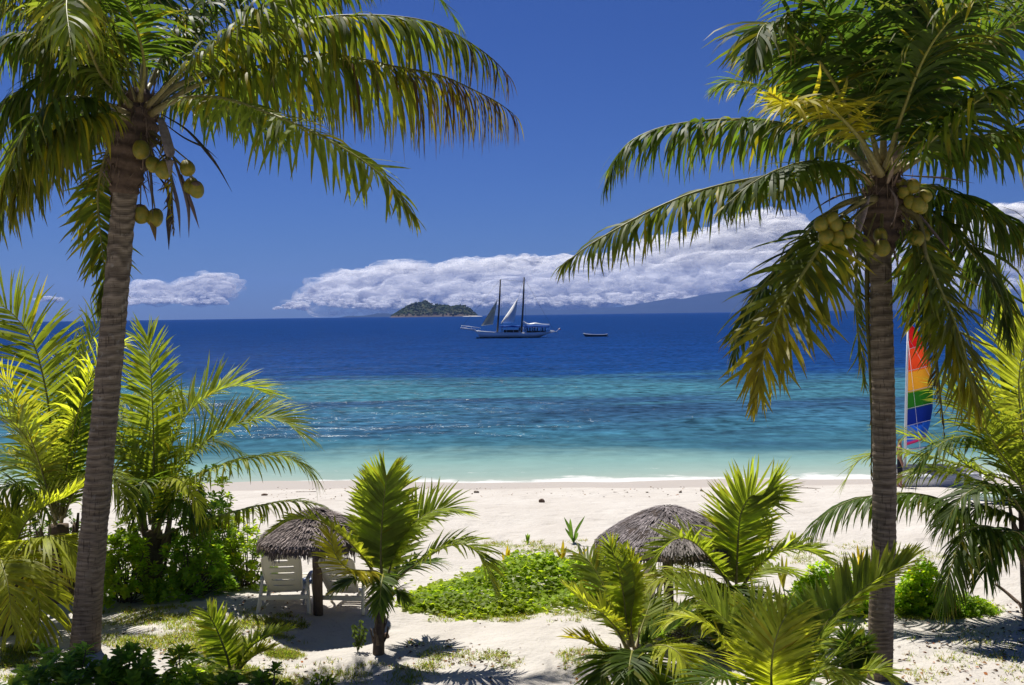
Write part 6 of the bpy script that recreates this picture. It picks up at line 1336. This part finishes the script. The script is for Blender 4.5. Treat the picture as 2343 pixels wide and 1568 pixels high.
    for x0, x1, nme in ((1143, 1190, 0), (1197, 1256, 1)):
        mb = MB(); n = 10; V = []
        for i_ in range(n):
            u = i_ / (n - 1); x = x0 + (x1 - x0) * u
            for j_ in range(7): v = j_ / 6 * 2 - 1; V.append(Q(x, 748.2 + .9 * v * v + .3 * math.sin(u * math.pi * 3), v * 2.1))
        i = (np.arange(n - 1)[:, None] * 7 + np.arange(6)[None]).ravel(); mb.add(np.array(V), [np.stack([i, i + 1, i + 8, i + 7], 1)]); o = mb.build('awning', M_CANOPY, root, c); q = o.modifiers.new('cloth', 'SOLIDIFY'); q.thickness = .35
        for u in np.linspace(0, 1, 4):
            for v in (-1, 1):
                mb = MB(); mb.tube(np.array([Q(x0 + (x1 - x0) * u, 762, v * 2.0), Q(x0 + (x1 - x0) * u, 749, v * 2.0)]), .05, 5); mb.build('awning_pole', M_WHITE, root, c)
    mb = MB(); p0 = Q(1152, 762, -1.1); p1 = Q(1186, 755.5, 1.1); mb.box((p0[0], p0[1], p0[2]), (p1[0], p1[1], p1[2] + .1)); mb.build('deckhouse', simple('brown_deckhouse', (.07, .045, .035), (.12, .08, .06), .5, .6, .3), root, c, smooth=False, bevel=.08)
    mb = MB(); p0 = Q(1204, 762, -1.0); p1 = Q(1248, 757.5, 1.0); mb.box(tuple(p0), tuple(p1 + [0, 0, .1])); mb.build('bench', M_DARK, root, c, smooth=False, bevel=.05)
    for z, x1 in ((754, 1085), (752, 1088)):
        for v in (-.9, .9):
            mb = MB(); mb.tube(np.array([Q(1053, z - 1.5, v * .45), Q(x1, z + 2.5, v)]), .13, 6); mb.build('bowsprit', M_WHITE, root, c)
    for v in (-.9, .9):
        mb = MB(); mb.tube(np.array([Q(1055, 745.5, v * .45), Q(1078, 748, v), Q(1100, 751.5, v * 1.8)]), .10, 6); 
        for x, y0, y1 in ((1055.5, 745.5, 752.7), (1066, 746.8, 753.5), (1078, 748, 755)): mb.tube(np.array([Q(x, y0, v * .6), Q(x, y1, v * .6)]), .06, 5)
        mb.build('bow_rail', M_WHITE, root, c)
    mb = MB()
    for v in (-1.5, 1.5): mb.tube(np.array([Q(1250, 757, v), Q(1264, 757.2, v), Q(1275, 761, v)]), .13, 6)
    mb.tube(np.array([Q(1275, 761, -1.5), Q(1275, 761, 1.5)]), .12, 6); mb.build('davit', M_WHITE, root, c)
    mb = MB(); mb.tube(np.array([Q(1271, 760), Q(1281, 750.5)]), .05, 5); fp = mb.build('flag_pole', M_WHITE, root, c)
    mb = MB(); n = 8; V = []
    for i_ in range(n):
        u = i_ / (n - 1); o_ = .3 * math.sin(u * 6); V += [Q(1276.5 + 5.5 * u, 751.6 + u * 1.2, o_), Q(1277.5 + 5 * u, 754 + u * 1.6, o_)]
    i = np.arange(n - 1) * 2; mb.add(np.array(V), [np.stack([i, i + 1, i + 3, i + 2], 1)]); mb.build('flag', M_RED, fp, c)
    mb = MB()
    for a, b in (((1144.5, 640), (1057, 747)), ((1138.5, 684), (1100, 747)), ((1184, 683), (1143, 748)), ((1198.8, 635), (1184, 683)), ((1198.8, 635.5), (1268, 759)), ((1144.5, 640), (1198.5, 645))): mb.tube(np.array([Q(*a), Q(*b)]), .025, 4)
    for xm, yt in ((1144, 645), (1198.5, 640)):
        for v in (-2.3, 2.3): mb.tube(np.array([Q(xm, yt), Q(xm + 6, 761, v)]), .022, 4)
    mb.build('rigging', M_DARK, root, c)
    # people on deck: figures of a few pixels, standing in the shade of the awnings
    mes = [body_mesh('stand', [M_SKIN, M_SHORTS, M_HAIR, s_]) for s_ in (M_SHIRTA, M_SHIRTB, M_SHIRTC)]
    r = np.random.default_rng(3)
    for kx, x in enumerate([1148, 1188, 1191, 1201, 1206, 1212, 1218, 1223, 1229, 1236, 1241, 1247]):
        p = Q(x, 761.8, r.uniform(-1.9, -1.3)); p[2] = Q(x, 762.0, 0)[2] - .05
        o = obj('person', mes[kx % 3], None, p); o.rotation_euler = (0, 0, r.uniform(0, 6.28)); tag(o, 'passenger standing on the deck of the two masted ship under its awnings', 'person', 'passengers on the ship deck')
ship()
def dinghy():
    c = sea(1361, 770.5); d = depth(c); root = empty('dinghy', c, 'small white rimmed dinghy towed behind the two masted ship', 'boat')
    def Q(x, y, dz=0.): return pt(x, y, d + dz)
    n, k = 24, 9; V = []
    for q in range(n):
        t = q / (n - 1); x = 1334 + 54 * t; yt = np.interp(t, [0, .15, .5, .9, 1], [763.2, 765, 766, 766, 765]); yb = np.interp(t, [0, .1, .9, 1], [765.5, 771.6, 771.6, 769.5]); bw = .95 * max(.04, (math.sin(min(.5, t * 1.1 + .02) * math.pi)))
        for j in range(k): u = j / (k - 1) * 2 - 1; v = abs(u); V.append(Q(x, yb + (yt - yb) * v ** 1.5, math.copysign(bw * min(1, v * 1.6) ** .6, u)))
    V = np.array(V); i = (np.arange(n - 1)[:, None] * k + np.arange(k - 1)[None]).ravel(); mb = MB(); mb.add(V, [np.stack([i, i + 1, i + 1 + k, i + k], 1)])
    mb.add(V[-k:], [np.array([[0, 1, 8], [1, 7, 8], [1, 2, 7], [2, 6, 7], [2, 3, 6], [3, 5, 6], [3, 4, 5]])]); mb.build('hull', simple('dark_grey_hull', (.06, .07, .10), None, 1, .4, .4), root, c)
    mb = MB(); mb.tube(np.vstack([V[::k], V[k - 1::k][::-1]]), .10, 6); mb.build('gunwale', M_WHITE, root, c)
    for x in (1350, 1372):
        mb = MB(); p = Q(x, 766.6, 0); mb.box((p[0] - .16, p[1] - .8, p[2] - .05), (p[0] + .16, p[1] + .8, p[2] + .02)); mb.build('thwart', M_WHITE, root, c, smooth=False)
    mb = MB(); p = Q(1387.5, 767, 0); mb.box((p[0] - .1, p[1] - .2, p[2] - .5), (p[0] + .35, p[1] + .2, p[2] + .35)); mb.build('outboard_motor', M_WHITE, root, c, smooth=False, bevel=.06)
dinghy()

# ------------------------------------------------------------------ air
def haze():
    mb = MB(); mb.box((-30000, -300, -60), (30000, 40000, 1500)); m, nt, out = newmat('haze_air')
    v = N(nt, 'VolumePrincipled'); v.inputs['Color'].default_value = (.24, .41, .95, 1); v.inputs['Density'].default_value = 1.7e-5; v.inputs['Anisotropy'].default_value = .1
    L(nt, v.outputs[0], out.inputs['Volume']); tag(mb.build('haze', m, smooth=False), 'thin sea haze over the water', 'haze', kind='stuff')
haze()

# ------------------------------------------------------------------ light
SUN_EL, SUN_AZ = math.radians(63), math.radians(-26)      # high over the sea ahead
w = bpy.data.worlds.new('World'); scene.world = w; w.use_nodes = True; nt = w.node_tree; nt.nodes.clear()
out = N(nt, 'OutputWorld'); bg = N(nt, 'Background'); sky = N(nt, 'TexSky', sky_type='NISHITA', sun_disc=False, sun_elevation=SUN_EL, sun_rotation=SUN_AZ, altitude=0, air_density=1.0, dust_density=.3, ozone_density=2.5)
bg.inputs[1].default_value = .1
# deep polarised tropical sky: the sky texture with more contrast
gm = N(nt, 'Gamma'); gm.inputs[1].default_value = 1.15; L(nt, sky.outputs[0], gm.inputs[0])
L(nt, mixc(nt, 1.0, gm.outputs[0], (.088, .144, .302), 'MULTIPLY'), bg.inputs[0]); L(nt, bg.outputs[0], out.inputs[0])
sl = bpy.data.lights.new('sun', 'SUN'); sl.energy = 4.8; sl.angle = math.radians(.53); sl.color = (1, .955, .88)
so = bpy.data.objects.new('sun', sl); COL.objects.link(so)
dv = Vector((math.sin(SUN_AZ) * math.cos(SUN_EL), math.cos(SUN_AZ) * math.cos(SUN_EL), math.sin(SUN_EL)))
so.rotation_euler = dv.to_track_quat('Z', 'Y').to_euler(); so.location = (0, 10, 40)

# ------------------------------------------------------------------ camera and render settings
cam = bpy.data.cameras.new('camera'); co = bpy.data.objects.new('camera', cam); COL.objects.link(co)
cam.sensor_width = 36; cam.lens = 36 * FPX / 2342; cam.clip_start = .1; cam.clip_end = 200000
M4 = Matrix.Identity(4)
for k in range(3): M4[k][0] = _R[k]; M4[k][1] = _U[k]; M4[k][2] = -_F[k]; M4[k][3] = CAM[k]
co.matrix_world = M4; scene.camera = co
scene.view_settings.view_transform = 'Standard'; scene.view_settings.look = 'None'; scene.view_settings.exposure = .5; scene.view_settings.gamma = 1
scene.render.engine = 'CYCLES'; cy = scene.cycles
cy.use_denoising = True; cy.max_bounces = 12; cy.diffuse_bounces = 9; cy.transmission_bounces = 6; cy.transparent_max_bounces = 24; cy.volume_bounces = 1; cy.sample_clamp_indirect = 6
